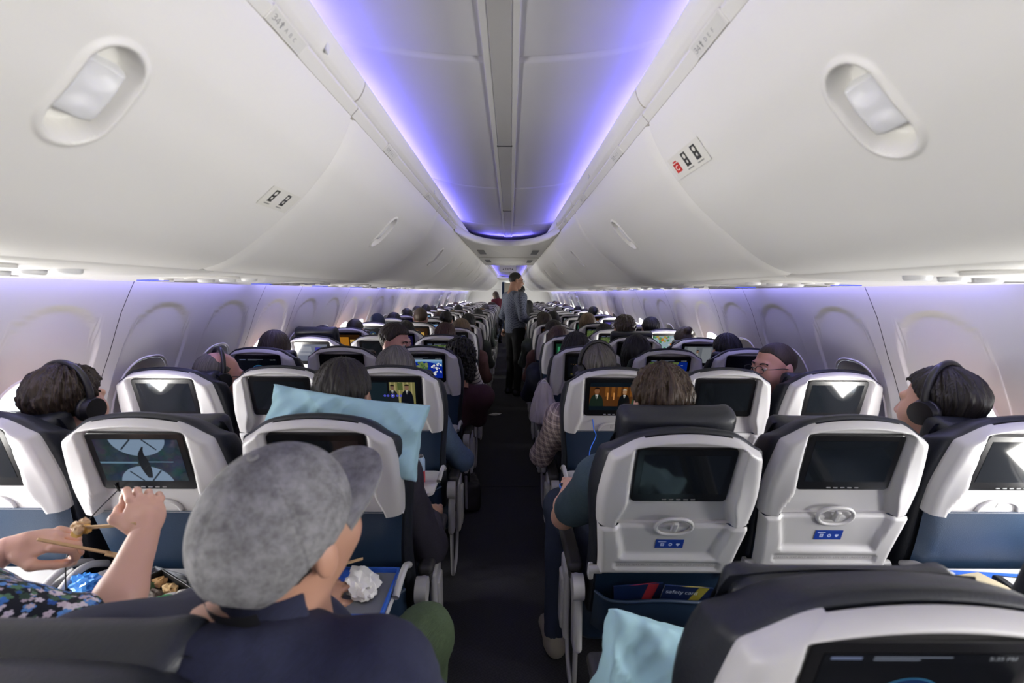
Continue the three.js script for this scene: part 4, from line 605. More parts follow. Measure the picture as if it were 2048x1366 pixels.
function standingJoints(o) {
  const hip = [0, 0.95, 0], chest = [0, 1.27, 0.0], neck = [0, 1.47, 0.02], head = o.headAt ?? [0, 1.645, -0.01];
  return { hip, chest, neck, head, sh: [-1, 1].map((s) => [s * 0.175, 1.41, 0.015]), el: o.elbow ?? [[-0.25, 1.13, 0.02], [0.25, 1.13, 0.02]], wr: o.wrist ?? [[-0.23, 0.95, -0.16], [0.23, 0.95, -0.16]], hipj: [[-0.085, 0.93, 0], [0.085, 0.93, 0]], knee: [[-0.10, 0.50, -0.01], [0.10, 0.50, 0.0]], ankle: [[-0.11, 0.085, 0.03], [0.11, 0.085, 0.03]] };
}
function bodyFields(j, o) {
  const b = o.bulk ?? 1, mid1 = mid(j.hip, j.chest), torso = blend(0.09, ell(...j.hip, 0.158 * b, 0.115, 0.118 * b), ell(...mid1, 0.145 * b, 0.15, 0.112 * b), ell(...j.chest, 0.165 * b, 0.165, 0.115 * b), cap(j.sh[0], j.sh[1], 0.062), cap(j.chest, [j.neck[0], j.neck[1] - 0.02, j.neck[2]], 0.10, 0.062));
  const arm = (i) => ({ up: cap(j.sh[i], j.el[i], 0.056 * b, 0.043), low: cap(j.el[i], j.wr[i], 0.042, 0.028) });
  const A = [arm(0), arm(1)], leg = (i) => blend(0.04, cap(j.hipj[i], j.knee[i], 0.088 * b, 0.062), cap(j.knee[i], j.ankle[i], 0.060, 0.040));
  const fold = (x, y, z) => 0.004 * noise(x * 16, y * 12, z * 16) + 0.0025 * noise(x * 40 + 3, y * 26, z * 40);
  const shirt = (grow, cut) => { const up = blend(0.05, torso, A[0].up, A[1].up), all = cut === 'short' ? blend(0.05, torso, cap(j.sh[0], mid(j.sh[0], j.el[0], 0.72), 0.058 * b, 0.054), cap(j.sh[1], mid(j.sh[1], j.el[1], 0.72), 0.058 * b, 0.054)) : blend(0.04, up, A[0].low, A[1].low); return (x, y, z) => all(x, y, z) - grow + fold(x, y, z); };
  const legs = blend(0.05, leg(0), leg(1), ell(...j.hip, 0.150 * b, 0.10, 0.112 * b)), pants = (x, y, z) => legs(x, y, z) - 0.008 + fold(x + 5, y, z);
  const feet = j.ankle.map((a) => blend(0.03, cap([a[0], a[1] - 0.045, a[2] + 0.03], [a[0] * 1.1, a[1] - 0.055, a[2] - 0.15], 0.040, 0.036), cap(a, [a[0], a[1] - 0.03, a[2]], 0.046)));
  const skin = blend(0.04, torso, A[0].up, A[1].up, A[0].low, A[1].low, legs); return { skin: (x, y, z) => skin(x, y, z) + 0.006, shirt, pants, shoes: (i) => (x, y, z) => Math.max(feet[i](x, y, z), j.ankle[i][1] - 0.082 - y) };
}
const bounds = (pts, m) => [0, 1, 2].map((i) => [Math.min(...pts.map((p) => p[i])) - m, Math.max(...pts.map((p) => p[i])) + m]);
const figureCache = new Map();
function figureGeo(o) {
  const key = o.key; if (key && figureCache.has(key)) return figureCache.get(key);
  const j = o.stand ? standingJoints(o) : seatedJoints(o), F = bodyFields(j, o), fine = o.fine ?? 1, cell = fine ? 0.014 : 0.028;
  const box = (pts, m) => { const b = bounds(pts, m); return [b.map((q) => q[0]), b.map((q) => q[1])]; };
  const all = [j.hip, j.chest, j.neck, ...j.sh, ...j.el, ...j.wr, ...j.knee, ...j.ankle], [lo, hi] = box(all, 0.2);
  const hm = new THREE.Matrix4().compose(V(...j.head), new THREE.Quaternion().setFromEuler(new THREE.Euler(o.pitch ?? 0, o.yaw ?? 0, o.roll ?? 0, 'YXZ')), V(1, 1, 1).multiplyScalar(o.headScale ?? 1));
  const neckTop = V(0, -0.09, 0.025).applyMatrix4(hm).toArray();
  const neckG = netMesh(cap([j.neck[0], j.neck[1] - 0.03, j.neck[2]], neckTop, 0.064, 0.054), ...box([j.neck, neckTop], 0.13), 0.014);
  const hands = [0, 1].map((i) => { const s = i ? -1 : 1, d = o.handDir?.[i] ?? V(...j.wr[i]).sub(V(...j.el[i])).toArray(), g = o.handGeo?.[i] ?? handGeos[s + ',' + (fine ? 0.004 : 0.009)]; return aimed(g.clone(), j.wr[i], d, o.handUp?.[i] ?? [0, 1, 0.2]); });
  const foreG = o.sleeves === 'short' ? [0, 1].map((i) => netMesh(blend(0.02, cap(j.sh[i], j.el[i], 0.050, 0.041), cap(j.el[i], mid(j.el[i], j.wr[i], 0.35), 0.041, 0.043), cap(mid(j.el[i], j.wr[i], 0.35), j.wr[i], 0.043, 0.0285)), ...box([j.sh[i], j.el[i], j.wr[i]], 0.08), fine ? 0.008 : 0.014)) : [];
  const body = join(headGeos[fine ? 0 : 1].clone().applyMatrix4(hm), neckG, netMesh(F.skin, lo, hi, fine ? 0.022 : 0.034), ...hands, ...foreG);
  const upper = [j.hip, j.chest, ...j.sh, ...j.el, ...j.wr], collarAt = j.neck[1] + 0.028, sh = F.shirt(o.grow ?? 0.012, o.sleeves), wrCut = j.wr;
  const shirtF = (x, y, z) => { let d = sh(x, y, z); d = smax(d, y - collarAt - 0.35 * (z - j.neck[2]), 0.012); d = Math.max(d, (o.stand ? 0.90 : 0.04) - y); if (o.sleeves !== 'short') for (let i = 0; i < 2; i++) d = Math.max(d, 0.022 - sLen(x - wrCut[i][0], y - wrCut[i][1], z - wrCut[i][2]) + 0.02); return d; };
  const [slo, shi] = box(upper.concat([[j.neck[0], j.neck[1] + 0.02, j.neck[2]]]), 0.20);
  const r = { j, hm, body, shirt: netMesh(shirtF, slo, shi, cell), pants: netMesh(F.pants, ...box([j.hip, ...j.knee, ...j.ankle], 0.16), fine ? 0.018 : 0.03), shoes: j.ankle.map((a, i) => netMesh((x, y, z) => F.shoes(i)(x, y, z), ...box([a], 0.26), fine ? 0.014 : 0.024)) };
  if (key) figureCache.set(key, r); return r;
}
const eyeWhite = mat(lin(0.7, 0.66, 0.62), 0.25), iris = mat(lin(0.03, 0.02, 0.015), 0.2), lipM = mat(lin(0.42, 0.17, 0.14), 0.5);
function person(label, pos, o) {
  const f = figureGeo(o), p = thing('person', label, 'person', o.group ?? 'passengers', pos); if (o.turn) p.rotation.y = o.turn; if (o.size) p.scale.setScalar(o.size);
  part(p, 'body', f.body, skinMats[o.skin ?? 'fair']);
  part(p, 'shirt', f.shirt, o.shirtMat ?? cloth(...(o.shirt ?? [0.03, 0.03, 0.04])), o.shirtLabel); part(p, 'trousers', f.pants, o.pantsMat ?? cloth(...(o.pants ?? [0.02, 0.024, 0.035])), o.pantsLabel); for (const g of f.shoes) part(p, 'shoe', g, o.shoeMat ?? leatherBlack);
  if (o.collar) { const nk = f.j.neck, top = V(0, -0.09, 0.025).applyMatrix4(f.hm).toArray(), end = mid(nk, top, o.collar), c = cap([nk[0], nk[1] - 0.06, nk[2]], end, 0.084, 0.068), ax = V(...top).sub(V(...nk)).normalize(); part(p, 'collar', netMesh((x, y, z) => Math.max(Math.abs(c(x, y, z) + 0.005) - 0.007, (x - end[0]) * ax.x + (y - end[1]) * ax.y + (z - end[2]) * ax.z), [nk[0] - 0.12, nk[1] - 0.15, nk[2] - 0.12], [nk[0] + 0.13, nk[1] + 0.16, nk[2] + 0.14], 0.006), o.shirtMat); }
  if (o.hair !== 'none') part(p, 'hair', hairGeo(o.hair ?? 'short', o.fine ?? 1, o.hs ?? 0).clone().applyMatrix4(f.hm), hairMats[o.tone ?? 'dark']);
  if (o.face) {
    for (const s of [-1, 1]) { part(p, 'eye', new THREE.SphereGeometry(0.0125, 16, 12).translate(s * 0.031, 0.004, -0.0835).applyMatrix4(f.hm), eyeWhite); part(p, 'iris', new THREE.SphereGeometry(0.0062, 12, 8).translate(s * 0.0315, 0.003, -0.0915).applyMatrix4(f.hm), iris); part(p, 'eyelid', new THREE.SphereGeometry(0.0138, 16, 8, 0, 6.3, 0, 1.15).rotateX(-0.35).translate(s * 0.031, 0.004, -0.0835).applyMatrix4(f.hm), skinMats[o.skin ?? 'fair']); part(p, 'eyebrow', tubeOf([[s * 0.014, 0.023, -0.0945], [s * 0.032, 0.0285, -0.091], [s * 0.048, 0.023, -0.079]], 0.0038, 10, 6).applyMatrix4(f.hm), hairMats[o.tone ?? 'dark']); }
    part(p, 'lips', tubeOf([[-0.022, -0.067, -0.093], [-0.008, -0.063, -0.1035], [0, -0.0645, -0.105], [0.008, -0.063, -0.1035], [0.022, -0.067, -0.093]], 0.0042, 16, 6).applyMatrix4(f.hm), lipM);
  }
  if (o.glasses) part(p, 'glasses', glassesGeo().applyMatrix4(f.hm), bezelM, 'thin dark glasses');
  return { p, f };
}
const bezelM = mat(lin(0.012, 0.012, 0.014), 0.3);
function glassesGeo() {
  const ring = (s) => tubeOf(Array.from({ length: 14 }, (_, i) => { const t = i / 14 * 6.283; return [s * 0.033 + 0.024 * Math.sign(Math.cos(t)) * Math.abs(Math.cos(t)) ** 0.7, 0.000 + 0.0165 * Math.sin(t), -0.112]; }), 0.0014, 30, 5, true);
  return join(ring(-1), ring(1), tubeOf([[-0.010, 0.004, -0.113], [0, 0.008, -0.117], [0.010, 0.004, -0.113]], 0.0014, 8, 5), ...[-1, 1].map((s) => tubeOf([[s * 0.057, 0.006, -0.112], [s * 0.075, 0.007, -0.09], [s * 0.083, 0.008, -0.02], [s * 0.083, -0.004, 0.03]], 0.0018, 16, 5)));
}
const phoneGeo = { band: tubeOf(Array.from({ length: 15 }, (_, i) => { const t = i / 14 * Math.PI; return [0.096 * Math.cos(t), 0.01 + 0.126 * Math.sin(t) ** 0.85, 0.012]; }), 0.010, 40, 10), cups: [-1, 1].map((s) => join(moved(new THREE.CylinderGeometry(0.034, 0.039, 0.026, 28), s * 0.101, -0.008, 0.012, 0, 0, Math.PI / 2 * -s), moved(new THREE.TorusGeometry(0.029, 0.012, 10, 28), s * 0.086, -0.008, 0.012, 0, Math.PI / 2, 0))) };
function headphones(label, pp, tone = bezelM) { const h = thing('headphones', label, 'headphones'); h.position.copy(pp.p.position); h.rotation.copy(pp.p.rotation); const g = (q) => q.clone().applyMatrix4(pp.f.hm); part(h, 'headband', g(phoneGeo.band), tone); for (const c of phoneGeo.cups) part(h, 'ear_cup', g(c), tone, 'padded ear cup'); return h; }
const CUSH = 0.455, at = (sx, row, col) => { const s = seatWorld['seat' + [sx, row, col]]; return [s.x, CUSH, -s.d]; }, tiltOf = (sx, row, col) => seatWorld['seat' + [sx, row, col]].tilt * 180 / Math.PI;
const sit = (sx, row, col, label, o) => person(label, at(sx, row, col), { tilt: tiltOf(sx, row, col), ...o });
// patterned cloths
const plaid = mat(0xffffff, 0.9, { map: canvasTex(128, 128, (c) => { c.fillStyle = '#9a8a84'; c.fillRect(0, 0, 128, 128); c.fillStyle = 'rgba(90,78,86,0.55)'; for (let i = 0; i < 4; i++) { c.fillRect(i * 32, 0, 7, 128); c.fillRect(0, i * 32, 128, 7); } c.fillStyle = 'rgba(214,200,190,0.7)'; for (let i = 0; i < 4; i++) { c.fillRect(i * 32 + 16, 0, 3, 128); c.fillRect(0, i * 32 + 16, 128, 3); } }, true, [6, 6]) });
const floral = mat(0xffffff, 0.85, { map: canvasTex(512, 512, (c) => { c.fillStyle = '#0e1420'; c.fillRect(0, 0, 512, 512); const cols = ['#c9b9c2', '#3f78c4', '#244f9c', '#3e5a46', '#b6a6b4', '#5b8fd0', '#2e4638', '#d9cfd6', '#557a5c']; for (let i = 0; i < 620; i++) { const x = rnd() * 512, y = rnd() * 512, r = 7 + rnd() * 11; c.fillStyle = cols[i % 9]; for (let k = 0; k < 5; k++) { const a = k * 1.257 + i; c.beginPath(); c.ellipse(x + Math.cos(a) * r * 0.55, y + Math.sin(a) * r * 0.55, r * 0.5, r * 0.38, a, 0, 7); c.fill(); } } }, true, [3.8, 3.8]) });
const checker = mat(0xffffff, 0.85, { map: canvasTex(64, 64, (c) => { c.fillStyle = '#6e7484'; c.fillRect(0, 0, 64, 64); c.fillStyle = '#4a5062'; for (let i = 0; i < 4; i++) for (let k = 0; k < 4; k++) if ((i + k) & 1) c.fillRect(i * 16, k * 16, 12, 12); }, true, [14, 14]) });
const striped = mat(0xffffff, 0.9, { map: canvasTex(64, 64, (c) => { c.fillStyle = '#c9c4c0'; c.fillRect(0, 0, 64, 64); c.fillStyle = '#55505a'; c.fillRect(0, 10, 64, 8); c.fillRect(0, 42, 64, 8); }, true, [12, 12]) });

// ---- near passengers, one by one
const HANDS = { fork: netMesh(handField(-1, 0.95, 0.05, 1), [-0.08, -0.12, -0.20], [0.08, 0.04, 0.03], 0.003), knife: netMesh(handField(1, 0.85, 0.06, 1), [-0.08, -0.12, -0.20], [0.08, 0.04, 0.03], 0.003) };
const capMan = sit(-1, 0, 0, 'person in a grey cap, navy polo shirt and green trousers leaning towards the aisle', {
  skin: 'tan', hair: 'crop', tone: 'dark', sleeves: 'short', shirtMat: cloth(0.012, 0.016, 0.048), shirtLabel: 'navy polo shirt', pantsMat: cloth(0.085, 0.13, 0.062), pantsLabel: 'green trousers', bulk: 1.08, lean: [0.20, 0.06], up: 0.145, shoulderDrop: 0.015, headAt: [0.215, 0.742, 0.075], yaw: -0.36, pitch: 0.30, roll: -0.04, collar: 0.85,
  knee: [[-0.06, 0.10, -0.55], [0.30, 0.165, -0.50]], ankle: [[-0.08, -0.36, -0.62], [0.28, -0.33, -0.60]], elbow: [[-0.10, 0.30, -0.22], [0.37, 0.29, -0.10]], wrist: [[0.02, 0.285, -0.46], [0.13, 0.285, -0.30]],
});
{ // his cap: a deep woollen crown with a curved peak and a strap gap at the back
  const wool = mat(0xffffff, 0.95, { vertexColors: true }), c = thing('cap', 'grey woollen baseball cap on the person in the navy polo', 'cap');
  const fleck = (g) => { const a = g.attributes.position, col = new Float32Array(a.count * 3); for (let i = 0; i < a.count; i++) { const [x, y, z] = [a.getX(i), a.getY(i), a.getZ(i)], n = 0.15 + 0.06 * noise(x * 45, y * 45, z * 45) + 0.05 * noise(x * 120, y * 120, z * 120) + 0.05 * (rnd() - 0.5), q = clamp(n, 0.07, 0.30); col.set([q, q * 0.99, q * 1.01], i * 3); } g.setAttribute('color', new THREE.BufferAttribute(col, 3)); return g; };
  c.position.copy(capMan.p.position); const hm = capMan.f.hm, skull = ell(0, 0.030, 0.009, 0.0865, 0.103, 0.112);
  const dome = (x, y, z) => { const s = skull(x, y, z), seam = 0.0012 * Math.exp(-((Math.abs(Math.sin(Math.atan2(x, z) * 3)) * 0.09 / 0.006) ** 2)); let d = Math.max(s - seam * -1, -(s + 0.012)); d = smax(d, 0.006 + 0.012 * clamp(-z / 0.1) - y + (z > 0.03 ? -0.030 * sst(0.03, 0.10, z) : 0), 0.004); const gap = Math.hypot(x / 1.1, (y + 0.026) / 0.9) - 0.034; return z > 0.05 ? smax(d, -gap, 0.004) : d; };
  part(c, 'crown', fleck(netMesh(dome, [-0.11, -0.05, -0.13], [0.11, 0.15, 0.14], 0.0034)).applyMatrix4(hm), wool);
  const peak = (off) => grid(60, 26, (a, b) => { const t = (a - 0.5) * 2, ang = t * 1.15, r0 = 0.100, x0 = 0.080 * Math.sin(ang) * 1.05, z0 = 0.012 - 0.106 * Math.cos(ang), out = b * 0.092 * (1 - Math.abs(t) ** 3.5); return [x0 * (1 + 0.10 * b), 0.022 - 0.006 * b - 0.17 * (x0 * x0) / 0.08 * (0.35 + 0.65 * b) * 1.2 + off, z0 - out, x0, z0]; }, off < 0);
  part(c, 'peak', fleck(join(peak(0.003), peak(-0.002), grid(30, 1, (a, b) => { const t = (a - 0.5) * 2, ang = t * 1.15, x0 = 0.084 * Math.sin(ang), out = 0.092 * (1 - Math.abs(t) ** 3.5); return [x0 * 1.10, 0.016 - 0.17 * x0 * x0 / 0.08 * 1.2 + (b ? 0.003 : -0.002), 0.012 - 0.106 * Math.cos(ang) - out]; }))).applyMatrix4(hm), wool);
  part(c, 'strap', grid(16, 1, (a, b) => { const t = (a - 0.5) * 1.1; return [0.086 * Math.sin(t), -0.016 - 0.018 * b, 0.012 + 0.1035 * Math.cos(t)]; }).applyMatrix4(hm), leatherBlack, 'black adjusting strap'); part(c, 'button', fleck(new THREE.SphereGeometry(0.007, 12, 8).scale(1, 0.5, 1).translate(0, 0.136, 0.012)).applyMatrix4(hm), wool);
}
const floralW = sit(-1, 0, 1, 'person in a dark floral top eating with wooden cutlery at the left', {
  skin: 'fair', hair: 'long', tone: 'brown', sleeves: 'short', shirtMat: floral, shirtLabel: 'dark top printed with blue and white flowers', lean: [-0.13, -0.05], up: 0.06, shoulderDrop: 0.0, sw: 1.12, headAt: [-0.20, 0.74, -0.02], bulk: 1.1,
  elbow: [[-0.27, 0.40, -0.26], [0.225, 0.415, -0.17]], wrist: [[-0.125, 0.49, -0.335], [0.212, 0.545, -0.30]], handDir: [[0.9, 0.05, -0.45], [-0.35, 0.62, -0.55]], handUp: [[0.1, 1, 0.4], [0.75, 0.35, 0.6]], handGeo: [HANDS.knife, HANDS.fork],
});
const capTilt = 0;
sit(-1, 1, 0, 'person with short dark hair and a plum grey sweater against a blue pillow', { skin: 'olive', hair: 'short', tone: 'dark', hs: 3, shirt: [0.040, 0.036, 0.055], up: 0.067, sw: 0.9, bulk: 0.95, elbow: [[-0.22, 0.215, -0.18], [0.245, 0.185, -0.13]], wrist: [[-0.12, 0.2, -0.40], [0.215, 0.185, -0.36]] });
const L1w = sit(-1, 1, 2, 'person with messy brown hair and black headphones by the first-row left window', { skin: 'fair', hair: 'messy', tone: 'brown', hs: 5, shirt: [0.075, 0.065, 0.13], lean: [0.095, 0.0], up: 0.035, yaw: -0.12 });
headphones('black over-ear headphones on the brown-haired person at the left window', L1w);
const L2w = sit(-1, 2, 2, 'balding person with headphones, glasses and dark jacket by the left window', { skin: 'pink', hair: 'bald', tone: 'silver', shirt: [0.018, 0.014, 0.026], grow: 0.03, lean: [0.11, 0], up: -0.01, yaw: -0.75, pitch: -0.1, glasses: true, face: true });
headphones('black headphones on the balding person by the left window', L2w);
sit(-1, 2, 0, 'person with wavy grey hair in a denim jacket in the second-row aisle seat', { skin: 'fair', hair: 'wavy', tone: 'grey', hs: 2, shirt: [0.10, 0.16, 0.27], up: 0.0, lean: [-0.03, 0], elbow: [[-0.25, 0.21, -0.2], [0.275, 0.205, -0.17]] });
sit(-1, 3, 2, 'person with smooth long brown hair beside the third-row left window', { hair: 'long', tone: 'brown', hs: 1, up: 0.02 });
sit(-1, 3, 1, 'person with short brown hair turned sideways towards the aisle, eyes lowered', { skin: 'pink', hair: 'short', tone: 'brown', hs: 7, lean: [0.27, 0.0], yaw: -1.9, pitch: -0.15, face: true, up: 0.07, shirt: [0.05, 0.03, 0.035] });
sit(-1, 3, 0, 'person with dark curly hair and a burgundy sweater leaning into the aisle', { skin: 'tan', hair: 'curly', tone: 'black', shirt: [0.055, 0.014, 0.028], lean: [0.19, -0.12], up: -0.05, pitch: -0.3, elbow: [[-0.15, 0.2, -0.25], [0.30, 0.21, -0.22]], wrist: [[0.0, 0.2, -0.45], [0.26, 0.25, -0.42]] });
sit(-1, 4, 2, 'dark-haired person behind the raised headrest at the left window', { hair: 'short', tone: 'dark', hs: 4 });
sit(-1, 4, 0, 'person with auburn hair and a striped white top in the left aisle seat', { hair: 'short', tone: 'auburn', hs: 6, shirtMat: striped, up: 0.03, elbow: [[-0.25, 0.21, -0.2], [0.29, 0.205, -0.19]] });
const R1a = sit(1, 1, 0, 'person with tousled light brown hair, teal shirt and jeans in the right aisle seat', { skin: 'fair', hair: 'messy', tone: 'light', hs: 8, shirt: [0.075, 0.125, 0.16], sleeves: 'short', pants: [0.022, 0.034, 0.07], up: 0.055, lean: [0.0, -0.02], knee: [[-0.24, 0.13, -0.56], [0.06, 0.10, -0.58]], ankle: [[-0.27, -0.36, -0.40], [0.06, -0.36, -0.55]], shoeMat: mat(lin(0.30, 0.27, 0.22), 0.7), elbow: [[-0.27, 0.26, -0.18], [0.24, 0.22, -0.2]], wrist: [[-0.22, 0.27, -0.42], [0.10, 0.22, -0.42]] });
const R1w = sit(1, 1, 2, 'bearded person with short dark hair and headphones by the right window', { skin: 'fair', hair: 'short', tone: 'dark', hs: 9, shirt: [0.014, 0.014, 0.022], lean: [-0.055, -0.01], up: 0.04, yaw: 0.35, headScale: 1.06 });
headphones('black over-ear headphones on the bearded person at the right window', R1w);
{ const b = ell(0, -0.072, -0.045, 0.056, 0.056, 0.058), cut = (x, y, z) => Math.max(b(x, y, z), y + 0.028 + 0.2 * Math.abs(x) * 0, -(sLen(x * 0.9, (y + 0.060) * 1.5, z + 0.11) - 0.022)); part(R1w.p, 'beard', netMesh(cut, [-0.08, -0.15, -0.13], [0.08, 0, 0.03], 0.005, 'hair').applyMatrix4(R1w.f.hm), hairMats.dark, 'short dark beard'); }
const R2a = sit(1, 2, 0, 'person with grey hair, headphones and a plaid shirt in the right aisle seat', { skin: 'pink', hair: 'short', tone: 'silver', hs: 11, shirtMat: plaid, up: 0.03, lean: [-0.05, 0], yaw: 0.3, elbow: [[-0.30, 0.23, -0.16], [0.23, 0.21, -0.2]], wrist: [[-0.22, 0.21, -0.40], [0.1, 0.2, -0.4]] });
headphones('dark headphones on the grey-haired person in plaid', R2a);
sit(1, 2, 2, 'person with cropped hair and glasses looking back over the seats at the right', { skin: 'pink', hair: 'buzz', tone: 'brown', face: true, glasses: true, yaw: 1.85, pitch: -0.02, lean: [-0.13, -0.06], up: 0.035, headScale: 1.06, shirt: [0.07, 0.072, 0.08] });
sit(1, 3, 1, 'person with thick black hair leaning left in the third-row middle seat', { skin: 'tan', hair: 'bob', tone: 'black', hs: 2, lean: [-0.14, 0], up: 0.0 });
sit(1, 3, 0, 'person with black hair and a pale patterned clip in the right aisle seat', { hair: 'wavy', tone: 'black', hs: 4, lean: [-0.04, 0], up: 0.01, shirt: [0.3, 0.26, 0.28] });
sit(1, 3, 2, 'person with short black hair beside the third-row right window', { hair: 'short', tone: 'black', hs: 12, up: 0.02, lean: [-0.04, 0] });
// ---- passengers farther on: one shared figure, their own hair, colours and place
const FAR = [ // side, row, col, hair, tone, lift, lean, label
  [-1, 5, 2, 'crop', 'dark', 0.03, 0, 'person with cropped dark hair at the fifth-row left window'], [-1, 6, 2, 'capped', 'dark', 0.04, 0, 'person in a navy cap at the sixth-row left window'], [-1, 5, 1, 'short', 'dark', 0.0, 0, 'person with flat dark brown hair in the fifth-row left middle seat'], [-1, 6, 1, 'crop', 'light', 0.17, 0, 'tall person with fair brown crop in the sixth-row left middle seat'],
  [-1, 5, 0, 'bob', 'blond', 0.02, 0.05, 'blond person in the fifth-row left aisle seat'], [-1, 6, 0, 'short', 'black', 0.06, 0.05, 'person with black hair in the sixth-row left aisle seat'], [-1, 7, 1, 'short', 'dark', 0.05, 0.18, 'dark-haired person leaning in the seventh-row left middle seat'], [-1, 7, 2, 'bob', 'dark', 0.0, 0, 'person with dark bobbed hair at the seventh-row left window'], [-1, 8, 2, 'short', 'black', 0.06, 0, 'black-haired person at the eighth-row left window'], [-1, 9, 2, 'short', 'dark', 0.08, 0, 'dark-haired person at the ninth-row left window'], [-1, 10, 2, 'short', 'black', 0.09, 0, 'black-haired person at the tenth-row left window'], [-1, 9, 0, 'short', 'black', 0.03, 0, 'black-haired person in the ninth-row left aisle seat'], [-1, 11, 1, 'bob', 'black', 0.04, 0, 'person with black bob in the eleventh-row left middle seat'], [-1, 11, 2, 'short', 'dark', 0.02, 0, 'dark-haired person at the eleventh-row left window'], [-1, 12, 0, 'short', 'grey', 0.05, 0, 'grey-haired person sitting tall in the twelfth-row left aisle seat'],
  [1, 4, 0, 'bob', 'auburn', 0.0, -0.08, 'person with auburn bobbed hair in the fourth-row right aisle seat'], [1, 5, 0, 'short', 'dark', 0.02, -0.05, 'dark-haired person in the fifth-row right aisle seat'], [1, 6, 0, 'long', 'brown', 0.08, -0.08, 'person with long brown hair in the sixth-row right aisle seat'], [1, 7, 0, 'long', 'black', 0.06, 0.08, 'person with long black hair in the seventh-row right aisle seat'], [1, 6, 1, 'bob', 'blond', 0.07, -0.08, 'blond person in the sixth-row right middle seat'], [1, 5, 1, 'short', 'black', -0.03, -0.04, 'person with low black hair in the fifth-row right middle seat'], [1, 4, 1, 'messy', 'brown', 0.16, -0.03, 'brown-haired person behind the raised headrest in the fourth-row right middle seat'], [1, 5, 2, 'short', 'black', 0.08, -0.08, 'person with smooth black hair at the fifth-row right window'], [1, 4, 2, 'bun', 'brown', 0.01, -0.03, 'brown-haired person with a tied bun at the fourth-row right window'], [1, 9, 2, 'short', 'black', 0.10, -0.1, 'tall black-haired person at the ninth-row right window'], [1, 7, 1, 'short', 'dark', 0, 0, 'dark-haired person in the seventh-row right middle seat'], [1, 8, 0, 'short', 'brown', 0.0, 0, 'brown-haired person in the eighth-row right aisle seat'],
];
const haveFar = new Set(FAR.map((f) => f.slice(0, 3).join()));
const toneWord = { black: 'black-haired', dark: 'dark-haired', brown: 'brown-haired', light: 'fair-brown-haired', auburn: 'auburn-haired', blond: 'blond', grey: 'grey-haired', silver: 'silver-haired' };
for (const [side, sx] of sides) for (let row = 8; row < 21; row++) for (let col = 0; col < 3; col++) {
  if (haveFar.has([sx, row, col].join()) || rnd() < 0.55) continue;
  const tone = ['black', 'dark', 'dark', 'brown', 'brown', 'light', 'grey', 'blond', 'auburn'][Math.floor(rnd() * 9)];
  FAR.push([sx, row, col, ['short', 'crop', 'bob', 'short', 'long'][Math.floor(rnd() * 5)], tone, -0.07 + rnd() * 0.09, (rnd() - 0.5) * 0.08, `${toneWord[tone]} person in the ${ordinal[row]}-row ${side} ${colName[col]} seat`]);
}
const shirtTones = [[0.02, 0.02, 0.026], [0.05, 0.06, 0.1], [0.25, 0.25, 0.26], [0.012, 0.016, 0.04], [0.12, 0.05, 0.05], [0.08, 0.1, 0.09]], skinKeys = ['fair', 'pink', 'tan', 'fair', 'olive', 'brown'];
FAR.forEach(([sx, row, col, hair, tone, lift, lean, label], i) => {
  const [x, y, z] = at(sx, row, col), capped = hair === 'capped';
  const q = person(label, [x + lean, y + lift * 0.6, z], { key: 'far', fine: 0, tilt: 15, hair: capped ? 'crop' : hair, hs: i % 3, tone, skin: skinKeys[i % 6], shirt: shirtTones[i % 6] });
  if (capped) { const c = thing('cap', 'navy baseball cap on the person at the sixth-row left window', 'cap', null, [x + lean, y + lift * 0.6, z]), dome = ell(0, 0.030, 0.012, 0.086, 0.104, 0.108); part(c, 'crown', netMesh((a, b, d) => Math.max(dome(a, b, d), 0.012 - b), [-0.12, -0.02, -0.13], [0.12, 0.15, 0.14], 0.008).applyMatrix4(q.f.hm), cloth(0.02, 0.03, 0.055)); part(c, 'peak', moved(plate(0.15, 0.09, 0.04, 0.006, 0.002), 0, 0.018, -0.125, -Math.PI / 2 - 0.2, 0, 0).applyMatrix4(q.f.hm), cloth(0.02, 0.03, 0.055)); }
});
// ---- people on their feet in the aisle
person('person in a grey checked shirt and black trousers standing in the aisle', [0.10, 0, -7.2], { stand: true, size: 1.035, turn: -1.0, skin: 'tan', hair: 'crop', tone: 'dark', hs: 13, face: true, glasses: true, pitch: -0.12, yaw: -0.25, shirtMat: checker, shirtLabel: 'grey checked shirt', pants: [0.008, 0.008, 0.010], bulk: 1.02, elbow: [[-0.25, 1.14, 0.05], [0.25, 1.14, 0.04]], wrist: [[-0.20, 1.02, -0.20], [0.20, 1.02, -0.20]] });
person('person in a black jacket standing behind the one in the checked shirt', [0.19, 0, -8.35], { stand: true, size: 0.94, turn: 0.5, skin: 'tan', hair: 'short', tone: 'black', hs: 14, shirt: [0.012, 0.012, 0.014], pants: [0.012, 0.012, 0.016] });
person('person in burgundy with long brown hair bending over the far left aisle seats', [-0.36, 0, -14.6], { stand: true, size: 0.90, turn: 0.7, fine: 0, skin: 'fair', hair: 'long', tone: 'light', shirt: [0.14, 0.012, 0.03], pants: [0.02, 0.01, 0.02], headAt: [0, 1.60, -0.10], pitch: -0.5 });

